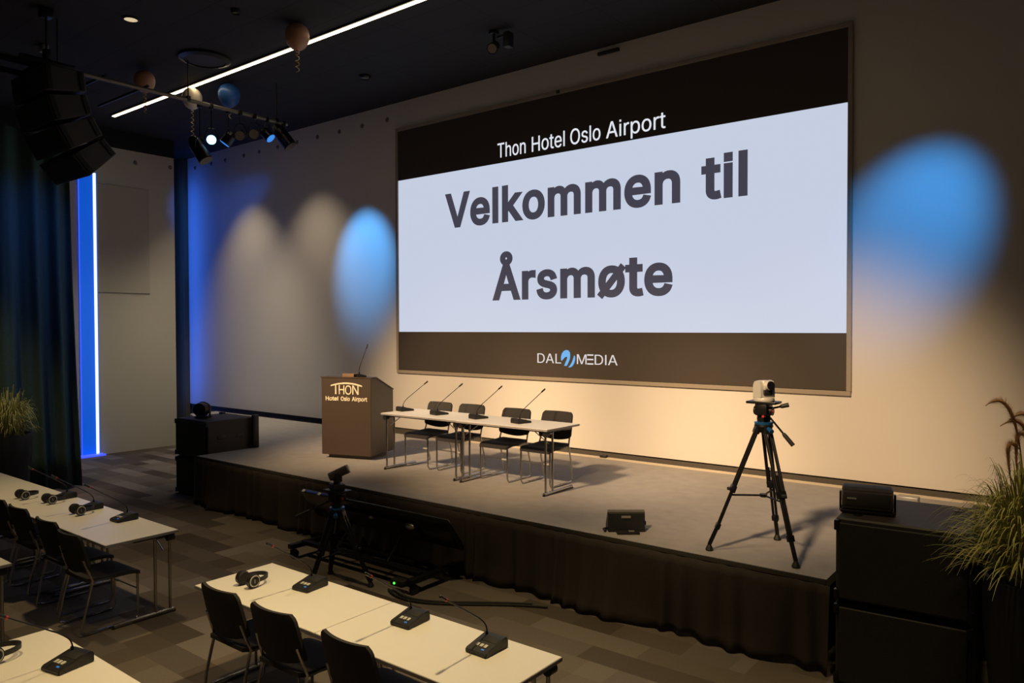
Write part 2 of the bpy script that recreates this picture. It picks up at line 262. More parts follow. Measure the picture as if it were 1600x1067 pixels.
# ------------------------------------------------------------------ lettering
GL = json.loads(r'''{"A":[480,[[[39,0,16,0,78,170],[140,339,201,509,226,509],[251,509,276,509,338,339],[401,170,463,0,440,0],[418,0,395,0,359,101],[323,202,287,302,281,321],[273,344,264,372,255,400],[245,435,232,478,236,478],[241,478,245,478,233,435],[222,399,213,371,204,343],[196,320,191,302,155,202],[120,101,85,0,62,0]],[[197,142,110,142,110,161],[110,180,110,199,197,199],[283,199,370,199,370,180],[370,161,370,142,283,142]]]],"D":[502,[[[271,0,219,0,178,0],[137,0,96,0,96,19],[96,38,96,57,136,57],[175,57,215,57,256,57],[291,65,318,81,345,97],[366,119,379,149,392,179],[399,214,399,255,399,296],[392,331,379,361,366,390],[346,412,320,428,293,444],[260,452,221,452,178,452],[136,452,93,452,93,471],[93,490,93,509,137,509],[181,509,225,509,275,509],[317,499,353,478,388,458],[415,429,433,391,452,353],[462,308,462,255,462,202],[452,157,433,119,414,81],[387,51,351,31,314,10]],[[103,509,125,509,125,339],[125,170,125,0,103,0],[82,0,60,0,60,170],[60,339,60,509,82,509]]]],"H":[517,[[[82,0,60,0,60,170],[60,339,60,509,82,509],[103,509,125,509,125,435],[125,362,125,289,214,289],[303,289,392,289,392,362],[392,435,392,509,414,509],[435,509,457,509,457,339],[457,170,457,0,435,0],[414,0,392,0,392,77],[392,155,392,232,303,232],[214,232,125,232,125,155],[125,77,125,0,103,0]]]],"I":[300,[[[111,0,31,0,31,19],[31,38,31,57,60,57],[89,57,118,57,118,189],[118,320,118,452,89,452],[60,452,31,452,31,471],[31,490,31,509,111,509],[190,509,269,509,269,490],[269,471,269,452,240,452],[212,452,183,452,183,320],[183,189,183,57,212,57],[240,57,269,57,269,38],[269,19,269,0,190,0]]]],"L":[393,[[[160,0,60,0,60,170],[60,339,60,509,82,509],[103,509,125,509,125,358],[125,208,125,57,203,57],[282,57,361,57,361,38],[361,19,361,0,261,0]]]],"M":[628,[[[81,0,60,0,60,170],[60,339,60,509,91,509],[121,509,152,509,193,402],[235,294,277,187,280,180],[284,170,287,159,291,148],[295,136,299,123,303,110],[307,97,311,84,315,71],[319,59,322,49,317,49],[312,49,307,49,310,59],[314,70,318,83,322,95],[326,108,330,121,334,134],[338,147,342,158,346,170],[349,179,352,187,394,294],[435,402,476,509,507,509],[537,509,568,509,568,339],[568,170,568,0,547,0],[525,0,504,0,504,97],[504,194,504,291,504,302],[504,314,504,327,505,340],[505,354,505,369,505,383],[506,398,506,413,506,428],[507,443,507,457,509,457],[511,457,513,457,508,441],[503,426,498,409,492,393],[487,378,482,363,477,348],[472,334,467,322,463,309],[459,299,456,291,418,194],[380,97,342,0,323,0],[305,0,286,0,248,97],[209,194,170,291,167,299],[163,309,159,321,155,333],[150,346,145,361,140,376],[135,391,129,408,124,424],[118,441,112,457,114,457],[117,457,119,457,119,444],[120,431,120,416,120,401],[121,387,121,372,121,357],[121,342,122,328,122,315],[122,302,122,291,122,194],[122,97,122,0,101,0]]]],"N":[523,[[[82,0,60,0,60,170],[60,339,60,509,85,509],[111,509,136,509,205,400],[274,291,343,183,349,174],[355,164,363,151,370,138],[379,123,388,107,396,90],[405,73,414,55,411,55],[408,54,405,54,403,72],[401,90,401,108,400,126],[399,142,399,157,399,172],[399,185,399,195,399,300],[399,404,399,509,420,509],[442,509,463,509,463,339],[463,170,463,0,438,0],[412,0,387,0,325,97],[264,193,202,290,194,303],[186,316,177,331,169,345],[159,362,148,381,137,400],[123,424,108,452,111,453],[115,453,119,454,120,428],[121,405,122,384,123,362],[124,344,124,328,125,312],[125,300,125,291,125,194],[125,97,125,0,103,0]]]],"O":[533,[[[311,-7,267,-7,223,-7],[184,4,150,25,116,46],[90,76,70,115,50,154],[40,201,40,254,40,308],[50,354,70,393,90,432],[116,462,150,484,184,505],[223,516,267,516,311,516],[350,505,384,484,418,462],[444,432,464,393,483,354],[493,308,493,254,493,201],[483,154,464,115,444,76],[418,46,384,25,350,4]],[[236,53,267,53,297,53],[325,61,349,76,374,91],[394,114,408,144,423,174],[430,211,430,254,430,298],[423,335,408,365,394,395],[374,417,349,433,325,448],[297,456,267,456,236,456],[209,448,184,433,159,417],[140,394,125,364,111,334],[103,297,103,254,103,211],[111,174,125,144,140,114],[159,92,184,76,209,61]]]],"T":[449,[[[85,452,32,452,32,471],[32,490,32,509,160,509],[288,509,417,509,417,490],[417,471,417,452,363,452],[310,452,257,452,257,301],[257,151,257,0,235,0],[214,0,193,0,193,151],[193,301,193,452,139,452]]]],"V":[480,[[[229,0,204,0,141,170],[79,339,16,509,39,509],[62,509,84,509,120,408],[156,307,192,206,198,189],[206,166,215,137,224,109],[235,73,248,31,243,31],[239,31,235,31,247,74],[258,110,267,138,276,166],[284,189,290,206,325,307],[360,408,395,509,417,509],[440,509,463,509,401,339],[340,170,278,0,253,0]]]],"e":[404,[[[238,-8,212,-8,175,-8],[143,0,117,16,90,33],[70,56,56,85,41,114],[34,148,34,187,34,226],[41,260,55,290,69,319],[89,343,115,359,141,376],[171,384,205,384,226,384],[246,381,266,374,285,367],[303,356,319,341,335,326],[348,306,357,282,366,258],[371,228,371,194,371,186],[371,178,371,169,272,169],[174,169,75,169,75,187],[75,204,75,221,163,221],[250,221,338,221,329,215],[319,208,310,202,310,227],[306,249,298,269,290,288],[278,303,263,314,247,325],[228,330,205,330,182,330],[163,325,146,313,130,302],[118,288,109,270,100,251],[96,232,96,211,96,200],[96,189,96,178,96,150],[101,126,110,106,120,87],[134,72,151,61,168,51],[189,46,212,46,228,46],[241,48,254,53,266,57],[277,64,285,73,294,82],[301,93,306,105,325,101],[345,96,365,91,359,71],[349,54,335,39,321,24],[303,13,283,4,262,-4]]]],"h":[410,[[[114,249,114,227,114,151],[114,76,114,0,93,0],[73,0,53,0,53,170],[53,339,53,509,73,509],[93,509,114,509,114,435],[114,361,114,287,110,287],[106,287,102,287,114,322],[131,347,152,362,174,377],[199,384,227,384,253,384],[276,379,295,369,315,358],[330,342,341,321,352,299],[357,273,357,240,357,160],[357,80,357,0,337,0],[316,0,296,0,296,78],[296,157,296,235,296,265],[288,288,273,304,258,321],[237,329,210,329,192,329],[175,325,161,317,146,309],[135,298,126,283,118,267]]]],"i":[167,[[[73,0,53,0,53,126],[53,253,53,379,73,379],[93,379,114,379,114,253],[114,126,114,0,93,0]],[[95,443,84,443,72,443],[62,447,54,455,45,462],[41,472,41,483,41,494],[45,504,54,512,62,520],[72,524,84,524,95,524],[106,520,114,512,122,504],[126,494,126,483,126,472],[122,462,114,455,106,447]]]],"k":[381,[[[132,158,110,137,110,162],[110,187,110,212,113,212],[117,212,121,212,175,268],[230,323,284,379,310,379],[335,379,360,379,301,319],[243,259,184,199,182,199],[179,199,177,199,155,178]],[[73,0,53,0,53,170],[53,339,53,509,73,509],[93,509,114,509,114,339],[114,170,114,0,93,0]],[[320,0,294,0,245,62],[197,124,148,186,162,200],[177,214,191,229,252,152],[312,76,372,0,346,0]]]],"l":[189,[[[147,-2,139,-2,110,-2],[88,5,74,20,60,35],[53,57,53,84,53,226],[53,367,53,509,73,509],[93,509,114,509,114,372],[114,235,114,99,114,81],[116,69,120,62,125,55],[133,52,146,52,152,52],[157,52,160,53,164,53],[167,54,170,54,173,37],[177,20,181,3,175,1],[169,0,162,-1,154,-2]]]],"m":[610,[[[73,0,53,0,53,126],[53,253,53,379,72,379],[92,379,112,379,112,351],[112,323,112,295,111,295],[109,295,108,295,113,316],[121,332,132,346,144,359],[157,369,172,376,187,383],[203,386,219,386,247,386],[270,378,287,361,305,344],[316,322,321,295,318,295],[315,295,312,295,317,313],[325,329,337,343,349,357],[364,367,381,375,398,382],[416,386,437,386,459,386],[479,381,497,372,515,362],[530,348,541,328,551,309],[557,285,557,255,557,170],[557,85,557,0,536,0],[516,0,496,0,496,85],[496,169,496,254,496,281],[488,301,473,313,457,325],[439,330,419,330,402,330],[387,327,374,320,362,313],[352,303,345,290,339,278],[335,263,335,247,335,165],[335,82,335,0,315,0],[295,0,274,0,274,87],[274,173,274,260,274,281],[267,298,253,311,239,324],[221,330,199,330,185,330],[171,327,158,320,144,313],[134,303,126,289,118,276],[114,258,114,238,114,159],[114,79,114,0,93,0]]]],"n":[410,[[[114,249,114,227,114,151],[114,76,114,0,93,0],[73,0,53,0,53,126],[53,253,53,379,72,379],[92,379,112,379,112,349],[112,318,112,287,109,287],[106,287,102,287,114,322],[131,347,152,362,174,377],[199,384,227,384,253,384],[276,379,295,369,314,358],[330,342,341,321,352,299],[357,273,357,240,357,160],[357,80,357,0,337,0],[316,0,296,0,296,78],[296,157,296,235,296,265],[288,288,273,304,258,321],[237,329,210,329,192,329],[175,325,161,317,146,309],[135,298,126,283,118,267]]]],"o":[415,[[[242,-8,207,-8,173,-8],[143,0,117,16,91,33],[71,56,56,85,41,114],[34,149,34,187,34,227],[41,262,56,291,71,321],[91,343,117,360,143,376],[173,384,207,384,242,384],[273,376,299,360,325,343],[345,321,359,291,374,262],[381,227,381,187,381,149],[374,114,359,85,345,56],[325,33,299,16,273,0]],[[182,46,207,46,233,46],[254,53,270,66,287,79],[299,96,307,117,315,139],[319,162,319,187,319,213],[315,236,307,258,299,280],[287,297,270,310,254,323],[233,330,207,330,182,330],[161,323,145,310,129,297],[116,280,108,258,100,237],[96,213,96,187,96,162],[100,139,108,117,116,96],[129,79,145,66,161,53]]]],"p":[424,[[[73,-143,53,-143,53,31],[53,205,53,379,72,379],[92,379,112,379,112,359],[112,339,112,319,114,319],[116,319,118,319,123,327],[129,336,137,346,145,356],[157,365,171,373,186,381],[205,384,229,384,261,384],[289,376,313,361,337,345],[356,322,370,293,383,263],[390,229,390,189,390,149],[383,114,370,84,356,55],[337,32,313,16,289,0],[261,-8,229,-8,206,-8],[187,-4,173,4,158,12],[146,21,138,31,130,42],[123,51,118,59,117,59],[115,59,114,59,114,-8],[114,-76,114,-143,93,-143]],[[197,47,220,47,244,47],[263,53,279,66,295,78],[308,95,316,117,324,138],[328,162,328,189,328,216],[324,240,316,261,308,282],[296,299,280,311,264,324],[244,330,220,330,197,330],[177,324,161,312,145,300],[133,284,125,263,117,242],[113,217,113,189,113,161],[117,136,125,115,133,94],[146,77,162,65,178,53]]]],"r":[259,[[[73,0,53,0,53,126],[53,253,53,379,72,379],[92,379,112,379,112,360],[112,340,112,321,113,321],[114,321,115,321,122,340],[135,355,152,367,170,379],[190,385,213,385,218,385],[223,385,229,384,235,384],[240,384,243,384,243,363],[243,343,243,322,242,323],[237,323,230,324,223,325],[215,326,207,326,189,326],[173,322,159,315,145,307],[134,297,126,284,118,270],[114,255,114,237,114,158],[114,79,114,0,93,0]]]],"s":[365,[[[211,-8,182,-8,156,-8],[133,-4,112,3,92,11],[75,23,62,38,49,53],[40,72,36,94,55,98],[74,102,94,107,99,86],[109,70,124,60,139,50],[158,45,181,45,208,45],[229,51,244,62,260,74],[268,87,268,103,268,116],[263,127,254,136,245,144],[231,151,212,155,191,160],[170,165,149,170,115,178],[89,191,72,208,55,225],[47,247,47,274,47,296],[53,315,65,332,77,348],[94,361,115,370,136,380],[160,384,187,384,213,384],[235,380,254,372,272,365],[287,353,299,339,310,325],[319,309,324,290,305,286],[287,281,268,277,263,292],[255,304,243,316,230,327],[212,333,187,333,165,333],[146,327,131,317,116,306],[109,293,109,277,109,263],[114,252,124,243,134,235],[150,228,172,223,191,218],[210,214,229,209,264,201],[290,188,306,171,323,154],[331,133,331,107,331,84],[325,64,312,47,300,30],[282,16,260,6,237,-3]]]],"t":[227,[[[138,379,204,379,204,362],[204,344,204,327,138,327],[72,327,6,327,6,344],[6,362,6,379,72,379]],[[65,345,65,471,85,471],[106,471,126,471,126,347],[126,222,126,98,126,81],[129,69,136,61,143,54],[154,50,170,50,174,50],[179,50,185,51,191,52],[197,53,202,54,206,36],[209,19,213,2,207,0],[200,-2,192,-3,184,-4],[176,-4,168,-4,136,-4],[110,4,92,21,74,38],[65,62,65,93,65,219]]]],"Å":[480,[[[39,0,16,0,78,170],[140,339,201,509,226,509],[251,509,276,509,338,339],[401,170,463,0,440,0],[418,0,395,0,359,101],[323,202,287,302,281,321],[273,344,264,372,255,400],[245,435,232,478,236,478],[241,478,245,478,233,435],[222,399,213,371,204,343],[196,320,191,302,155,202],[120,101,85,0,62,0]],[[197,142,110,142,110,161],[110,180,110,199,197,199],[283,199,370,199,370,180],[370,161,370,142,283,142]],[[256,527,240,527,223,527],[208,531,195,539,182,547],[171,557,163,570,155,583],[151,597,151,612,151,628],[155,643,163,656,171,668],[182,678,195,686,208,693],[223,697,240,697,256,697],[271,693,284,686,298,678],[309,668,317,656,325,643],[329,628,329,612,329,597],[325,583,317,570,309,557],[298,547,284,539,271,531]],[[228,571,240,571,252,571],[262,575,270,583,278,591],[282,601,282,612,282,624],[278,634,270,643,262,651],[252,655,240,655,228,655],[218,651,210,643,202,634],[198,624,198,612,198,601],[202,591,210,583,218,575]]]],"ø":[415,[[[242,-8,207,-8,173,-8],[143,0,117,16,91,33],[71,56,56,85,41,114],[34,149,34,187,34,227],[41,262,56,291,71,321],[91,343,117,360,143,376],[173,384,207,384,242,384],[273,376,299,360,325,343],[345,321,359,291,374,262],[381,227,381,187,381,149],[374,114,359,85,345,56],[325,33,299,16,273,0]],[[182,46,207,46,233,46],[254,53,270,66,287,79],[299,96,307,117,315,139],[319,162,319,187,319,213],[315,236,307,258,299,280],[287,297,270,310,254,323],[233,330,207,330,182,330],[161,323,145,310,129,297],[116,280,108,258,100,237],[96,213,96,187,96,162],[100,139,108,117,116,96],[129,79,145,66,161,53]],[[172,111,64,-15,51,-5],[39,5,27,15,135,142],[243,268,352,395,364,384],[376,374,388,364,280,238]]]]}''')
def rect(x0, y0, x1, y1): return [Vector((x0, y0)), Vector((x1, y0)), Vector((x1, y1)), Vector((x0, y1))]
PLAIN = {'l': [rect(.053, 0, .114, .509)], 'I': [rect(.053, 0, .118, .509)], 'i': [rect(.053, 0, .114, .379), rect(.053, .448, .114, .509)]}
GL['l'][0] = 167; GL['I'][0] = 171
def glyph_polys(ch):
    if ch in PLAIN: return [list(q) for q in PLAIN[ch]]
    out = []
    for sp in GL[ch][1]:
        n = len(sp); pts = []
        for i in range(n):
            a = sp[i]; b = sp[(i+1) % n]
            p0 = Vector((a[2], a[3])); p1 = Vector((a[4], a[5])); p2 = Vector((b[0], b[1])); p3 = Vector((b[2], b[3]))
            straight = abs((p3-p0).cross(p1-p0)) < 2*max(1, (p3-p0).length) and abs((p3-p0).cross(p2-p0)) < 2*max(1, (p3-p0).length)
            k = 1 if straight else 5
            for j in range(k):
                t = j/k; pts.append((p0*(1-t)**3 + p1*3*t*(1-t)**2 + p2*3*t*t*(1-t) + p3*t**3)/1000)
        cl = []
        for p in pts:
            if not cl or (p-cl[-1]).length > 1e-4: cl.append(p)
        if (cl[0]-cl[-1]).length < 1e-4: cl.pop()
        out.append(cl)
    return out
def sarea(p): return .5*sum(p[i].cross(p[(i+1) % len(p)]) for i in range(len(p)))
def offs(p, d):
    n = len(p); out = []; sgn = 1 if True else 1
    for i in range(n):
        e0 = (p[i]-p[i-1]).normalized(); e1 = (p[(i+1) % n]-p[i]).normalized()
        n0 = Vector((e0.y, -e0.x)); n1 = Vector((e1.y, -e1.x)); m = n0+n1
        if m.length < 1e-6: m = n0
        m.normalize(); out.append(p[i] + m*d/max(.45, m.dot(n0)))
    return out
def inside(pt, poly):
    c = False; n = len(poly)
    for i in range(n):
        a, b = poly[i], poly[i-1]
        if (a.y > pt.y) != (b.y > pt.y) and pt.x < (b.x-a.x)*(pt.y-a.y)/(b.y-a.y)+a.x: c = not c
    return c
def wind(pt, polys):
    w = 0
    for q in polys:
        n = len(q)
        for i in range(n):
            a, b = q[i-1], q[i]
            if (a.y <= pt.y) != (b.y <= pt.y):
                x = (b.x-a.x)*(pt.y-a.y)/(b.y-a.y)+a.x
                if x > pt.x: w += 1 if b.y > a.y else -1
    return w
def text_mesh(mb, words, bold, track, place, thick):
    """words: list of (string, x0, x1, baseline, scale_y); place(x,z)->3D front point; thick = extrusion vector"""
    for st, x0, x1, base, sy in words:
        pen = 0; polys = []
        for ch in st:
            ps = glyph_polys(ch); big = max(ps, key=lambda q: abs(sarea(q)))
            if sarea(big) < 0: ps = [q[::-1] for q in ps]
            polys.append([[Vector((v.x+pen, v.y)) for v in offs(q, bold)] for q in ps])
            pen += GL[ch][0]/1000 + track
        xs = [v.x for g in polys for q in g for v in q]; mn, mxx = min(xs), max(xs); k = (x1-x0)/(mxx-mn)
        for g in polys:
            V = []; E = []
            for q in g:
                s = len(V); V += q; E += [(s+i, s+(i+1) % len(q)) for i in range(len(q))]
            vo, eo, fo, *_ = delaunay_2d_cdt(V, E, [], 0, 1e-5)
            keep = [f for f in fo if wind(sum((vo[i] for i in f), Vector((0, 0)))/len(f), g) != 0]
            pos = [Vector((x0+(v.x-mn)*k, base+v.y*sy)) for v in vo]
            fr = [mb.bm.verts.new(place(v.x, v.y)) for v in pos]; bk = [mb.bm.verts.new(Vector(place(v.x, v.y))+Vector(thick)) for v in pos]
            cnt = {}
            for f in keep:
                mb.bm.faces.new([fr[i] for i in f])
                for i in range(len(f)):
                    e = (f[i], f[(i+1) % len(f)]); kx = (min(e), max(e)); cnt[kx] = cnt.get(kx, 0)+1
            for (i, j), n in cnt.items():
                if n == 1: mb.bm.faces.new((fr[i], fr[j], bk[j], bk[i]))
            for v in fr+bk:
                if not v.link_faces: mb.bm.verts.remove(v)

# ================================================================== SETTING
S = .67          # stage height
ZC = 6.46        # ceiling height
b = MB(); b.box((1, -5, -.05), (28, 22, .1)); struct(b.obj('floor', CARPET, smooth=False))
b = MB(); b.box((1, -5, ZC+.05), (28, 22, .1)); struct(b.obj('ceiling', CEIL, smooth=False))
b = MB()
b.box((2.7, .11, (ZC+.72)/2), (21.0, .22, ZC-.72)); struct(b.obj('wall_back', WALL, smooth=False))
b = MB(); b.box((2.7, .13, .36), (21.0, .18, .72)); struct(b.obj('baseboard_back', DARKT, smooth=False))
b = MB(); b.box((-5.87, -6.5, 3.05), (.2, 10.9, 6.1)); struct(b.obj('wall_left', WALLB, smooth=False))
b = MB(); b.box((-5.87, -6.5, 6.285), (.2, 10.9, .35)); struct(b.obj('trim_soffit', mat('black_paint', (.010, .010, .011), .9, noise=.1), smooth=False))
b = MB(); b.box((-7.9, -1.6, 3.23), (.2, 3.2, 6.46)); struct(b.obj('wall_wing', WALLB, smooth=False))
b = MB(); b.box((-7.40, -.06, 3.23), (.56, .11, 6.46)); b.box((-7.2, -.125, 3.23), (.05, .02, 6.46)); struct(b.obj('trim_corner', PILM, smooth=False))
# stage platform
st = thing('stage_platform', 'low stage platform covered in grey carpet below the screen wall', 'stage', (0, 0, 0))
b = MB(); b.prism([(-.42, -3.6), (8.20, -3.6), (8.20, -2.82), (8.78, -2.82), (8.78, -1.78), (9.05, -1.78), (9.05, -.30), (-5.5, -.30), (-5.5, -.90), (-1.30, -2.50), (-1.30, -2.56), (-.42, -2.56)], 'z', .60, S); b.obj('carpeted_deck', STAGEC, st, smooth=False)
b = MB(); b.prism([(-.38, -3.52), (8.12, -3.52), (8.12, -2.8), (8.74, -2.8), (8.74, -1.74), (9.0, -1.74), (9.0, -.35), (-5.3, -.35), (-5.3, -.85), (-1.25, -2.45), (-.38, -2.5)], 'z', 0, .60); b.obj('understructure', BLACK, st, smooth=False)
b = MB(); b.box((3.89, -3.606, .655), (8.62, .012, .035)); b.obj('edge_profile', mat('dark_edge_profile', (.05, .045, .035), .6, noise=.1), st, smooth=False)
b = MB(); b.box((5.45, -.225, S-.015), (7.3, .145, .03)); b.box((5.45, -.225, .33), (7.3, .10, .62)); tt = struct(b.obj('trim_stage', TRIMW, smooth=False))
b = MB(); b.box((4.30, -.21, S+.02), (.10, .06, .035), .006); tag(b.obj('floor_socket_box', BLACK), 'small dark socket box on the pale strip at the back of the stage', 'socket box')

# skirt: pleated black cloth along the stage front and its right end
def skirt_path():
    pts = []; n = 1500
    for i in range(n+1):
        pts.append((-.42 + 8.66*i/n, -3.63, 0, -1))
    return pts
b = MB(); P = skirt_path(); prev = None; rows = [0, .12, .35, .65, .88, 1.0]
ph = [random.uniform(.7, 1.4) for _ in range(200)]
for i, (x, y, nx, ny) in enumerate(P):
    w = x*27 + 2.2*math.sin(x*2.3) + 2.4*math.sin(x*5.1+1) + 1.2*math.sin(x*11.7); big = math.sin(x*4.3+.7*math.sin(x*1.7)); ring = []
    for k in rows:
        z = (S-.03)*(1-k) + .004; a = .008+.020*k
        d = .02 + a*math.sin(w+.5*k*math.sin(x*9)) + k*k*.055*(1+big)*(.6+.4*math.sin(x*1.9+2)) + (k > .9)*.012*(1+math.sin(x*7.7))
        ring.append(b.bm.verts.new((x + .015*k*math.sin(w*.5), y-d, z)))
    if prev:
        for q in range(len(rows)-1): b.bm.faces.new((prev[q], ring[q], ring[q+1], prev[q+1]))
    prev = ring
sk = b.obj('stage_skirt', SKIRTM); sk.modifiers.new('solid', 'SOLIDIFY').thickness = .004
tag(sk, 'pleated black cloth skirt hanging along the front edge of the stage', 'stage skirt')

# back-wall anchor points
AX = [-6.79, -6.1, -5.53, -4.8, -4.23, -3.58, -2.93, -2.28, -1.62, -.97, -.3]
for i, x in enumerate(AX):
    b = MB(); b.cyl((0, 0, 0), (0, -.012, 0), .045, .035, 12); b.cyl((0, -.012, 0), (0, -.03, 0), .014, .014, 8)
    o = b.obj('wall_anchor', mat('anchor_grey', (.16, .15, .15), .7, noise=.1) if i == 0 else bpy.data.materials['anchor_grey']); o.location = (x, 0, 6.21)
    tag(o, 'small dark anchor point in the even row high on the screen wall', 'wall fixing', 'anchor points along the top of the screen wall')
for y, z in ((-1.86, 5.87), (-.99+.0-.14, 5.9)):
    b = MB(); b.cyl((0, 0, 0), (.012, 0, 0), .045, .035, 12); b.cyl((.012, 0, 0), (.03, 0, 0), .014, .014, 8)
    o = b.obj('wall_anchor', bpy.data.materials['anchor_grey']); o.location = (-5.77, y, z)
    tag(o, 'small dark anchor point high on the side wall, ' + ('nearer the black speaker array' if y < -1.5 else 'right beside the room corner'), 'wall fixing', 'anchor points on the side wall')
# sensor bar high on the wall
b = MB(); b.box((4.27, -.03, 6.37), (.34, .05, .045), .008); tag(b.obj('wall_sensor_bar', BLACK), 'thin black bar fixed to the wall just under the ceiling, above the screen', 'sensor bar')
# acoustic panel and LED column on the left wall
b = MB(); b.box((-5.757, -2.115, 4.28), (.022, 1.03, 2.14), .006); tag(b.obj('acoustic_panel', PANEL, smooth=False), 'tall grey fabric wall panel beside the glowing blue column', 'wall panel')
lc = thing('light_column', 'tall glowing blue light column on the side wall by the curtain', 'light', (-5.77, -2.80, 0))
b = MB(); b.box((.012, 0, 2.78), (.024, .34, 5.5)); b.obj('diffuser_panel', LEDB2, lc, smooth=False)
b = MB(); b.box((.030, .125, 2.78), (.016, .05, 5.5)); b.obj('led_strip', LEDB, lc, smooth=False)
b = MB(); b.box((.030, -.165, 2.78), (.014, .014, 5.5)); b.obj('edge_strip', LEDB3, lc, smooth=False)
b = MB(); b.box((.10, -.22, .02), (.20, .86, .036), .006); b.obj('floor_bar', LEDB3, lc, smooth=False)
o = area('blue_column_light', (-5.70, -2.75, 2.6), (-4.5, -2.75, 2.6), 6, (.05, .2, 1), .2, 5.0); o.parent = None
# batten behind the left wall's end
b = MB(); b.box((-7.06, -.66, 3.25), (.10, .06, 5.2)); bb = thing('led_batten', 'tall blue light batten standing in the gap behind the side wall', 'light', (0, 0, 0)); b.obj('housing', BLACKM, bb, smooth=False)
b = MB(); b.box((-7.06, -.68, .34), (.3, .3, .66)); b.obj('base', BLACKM, bb, smooth=False)

# ================================================================== LED SCREEN
scr = thing('led_screen', 'huge LED wall screen showing a welcome slide in grey lettering on white', 'screen', (0, 0, 0))
X0, X1, Z0, Z1 = 0.0, 7.44, 1.753, 5.938
zt = Z1-.205*(Z1-Z0); zb = Z1-.840*(Z1-Z0)
b = MB(); b.box(((X0+X1)/2, -.010, (zt+Z1)/2), (X1-X0, .02, Z1-zt)); b.obj('header_band', SCRD, scr, smooth=False)
b = MB(); b.box(((X0+X1)/2, -.010, (zt+zb)/2), (X1-X0, .02, zt-zb)); wp = b.obj('white_field', SCRW, scr, smooth=False)
b = MB(); b.box(((X0+X1)/2, -.010, (Z0+zb)/2), (X1-X0, .02, zb-Z0)); ft = b.obj('footer_band', SCRD, scr, smooth=False)
b = MB(); fwid = .055
for c, d in ((((X0+X1)/2, Z1+fwid/2+.005), (X1-X0+2*fwid, fwid)), (((X0+X1)/2, Z0-fwid/2-.005), (X1-X0+2*fwid, fwid)), ((X0-fwid/2-.005, (Z0+Z1)/2), (fwid, Z1-Z0+.01)), ((X1+fwid/2+.005, (Z0+Z1)/2), (fwid, Z1-Z0+.01))):
    b.box((c[0], -.02, c[1]), (d[0], .04, d[1]), .006)
b.obj('frame', mat('screen_frame_beige', (.30, .25, .20), .6, noise=.05), scr, smooth=False)
b = MB(); b.box((3.42, -.03, Z1+.035), (.06, .05, .05), .006); b.obj('light_sensor', BLACK, scr)
Hc = max(v.y for v in glyph_polys('H')[0])
def scr_text(name, words, bold, cap, m, track=0, parent=None, th=.006):
    mb = MB(); text_mesh(mb, [(w, a, c, base, cap/Hc) for w, a, c, base in words], bold, track, lambda x, z: (x, -.020-th, z), (0, th+.002, 0))
    o = mb.obj(name, m, parent or scr, smooth=False); return o
for w, x0, x1 in (('Thon', 2.254, 2.805), ('Hotel', 2.925, 3.525), ('Oslo', 3.625, 4.135), ('Airport', 4.23, 5.148)):
    o = scr_text('title_word', [(w, x0, x1, 5.165)], .0, .225, SCRL); o['label'] = 'small white word on the black header band'
for w, x0, x1, zz in (('Velkommen', 1.123, 5.362, 4.172), ('til', 5.659, 6.27, 4.165), ('Årsmøte', 2.14, 5.254, 2.95)):
    o = scr_text('welcome_word', [(w, x0, x1, zz)], .026, .52, SCRT, .02); o['label'] = 'large bold grey word on the white field'
lg = scr_text('logo_word', [('DAL', 3.022, 3.454, 1.957)], -.004, .145, SCRM); lg['label'] = 'thin pale logo letters left of the blue swoosh'
lh = scr_text('logo_word', [('M', 3.736, 3.90, 1.957)], -.004, .145, SCRM); scr_text('logo_word', [('DIA', 4.04, 4.413, 1.957)], -.004, .145, SCRM)
b = MB()
for zz in (1.966, 2.030, 2.094): b.box((3.965, -.024, zz), (.10, .008, .020))
b.obj('bar_letter', SCRM, scr, smooth=False)
def blob(mb, pts):  # closed smooth outline -> flat plate
    mb.prism(pts, 'y', -.026, -.0195)
def arc(cx, cz, rx, rz, a0, a1, n=14, rot=0):
    out = []
    for i in range(n+1):
        a = math.radians(a0+(a1-a0)*i/n); x = rx*math.cos(a); z = rz*math.sin(a); out.append((cx+x*math.cos(rot)-z*math.sin(rot), cz+x*math.sin(rot)+z*math.cos(rot)))
    return out
b = MB()
blob(b, [(3.456, 2.010), (3.455, 2.055), (3.470, 2.105), (3.505, 2.145), (3.545, 2.160), (3.585, 2.155), (3.61, 2.125), (3.617, 2.085), (3.610, 2.03), (3.585, 1.975), (3.555, 1.925), (3.510, 1.928), (3.535, 1.975), (3.558, 2.02), (3.568, 2.055), (3.545, 2.062), (3.515, 2.045), (3.490, 2.020), (3.470, 1.998)])
blob(b, [(3.690, 2.085), (3.705, 2.060), (3.703, 2.015), (3.685, 1.965), (3.655, 1.925), (3.620, 1.906), (3.585, 1.905), (3.620, 1.94), (3.650, 1.985), (3.672, 2.04)])
o = b.obj('logo_swoosh', SCRB, scr, smooth=False); o['label'] = 'bright blue swoosh emblem'

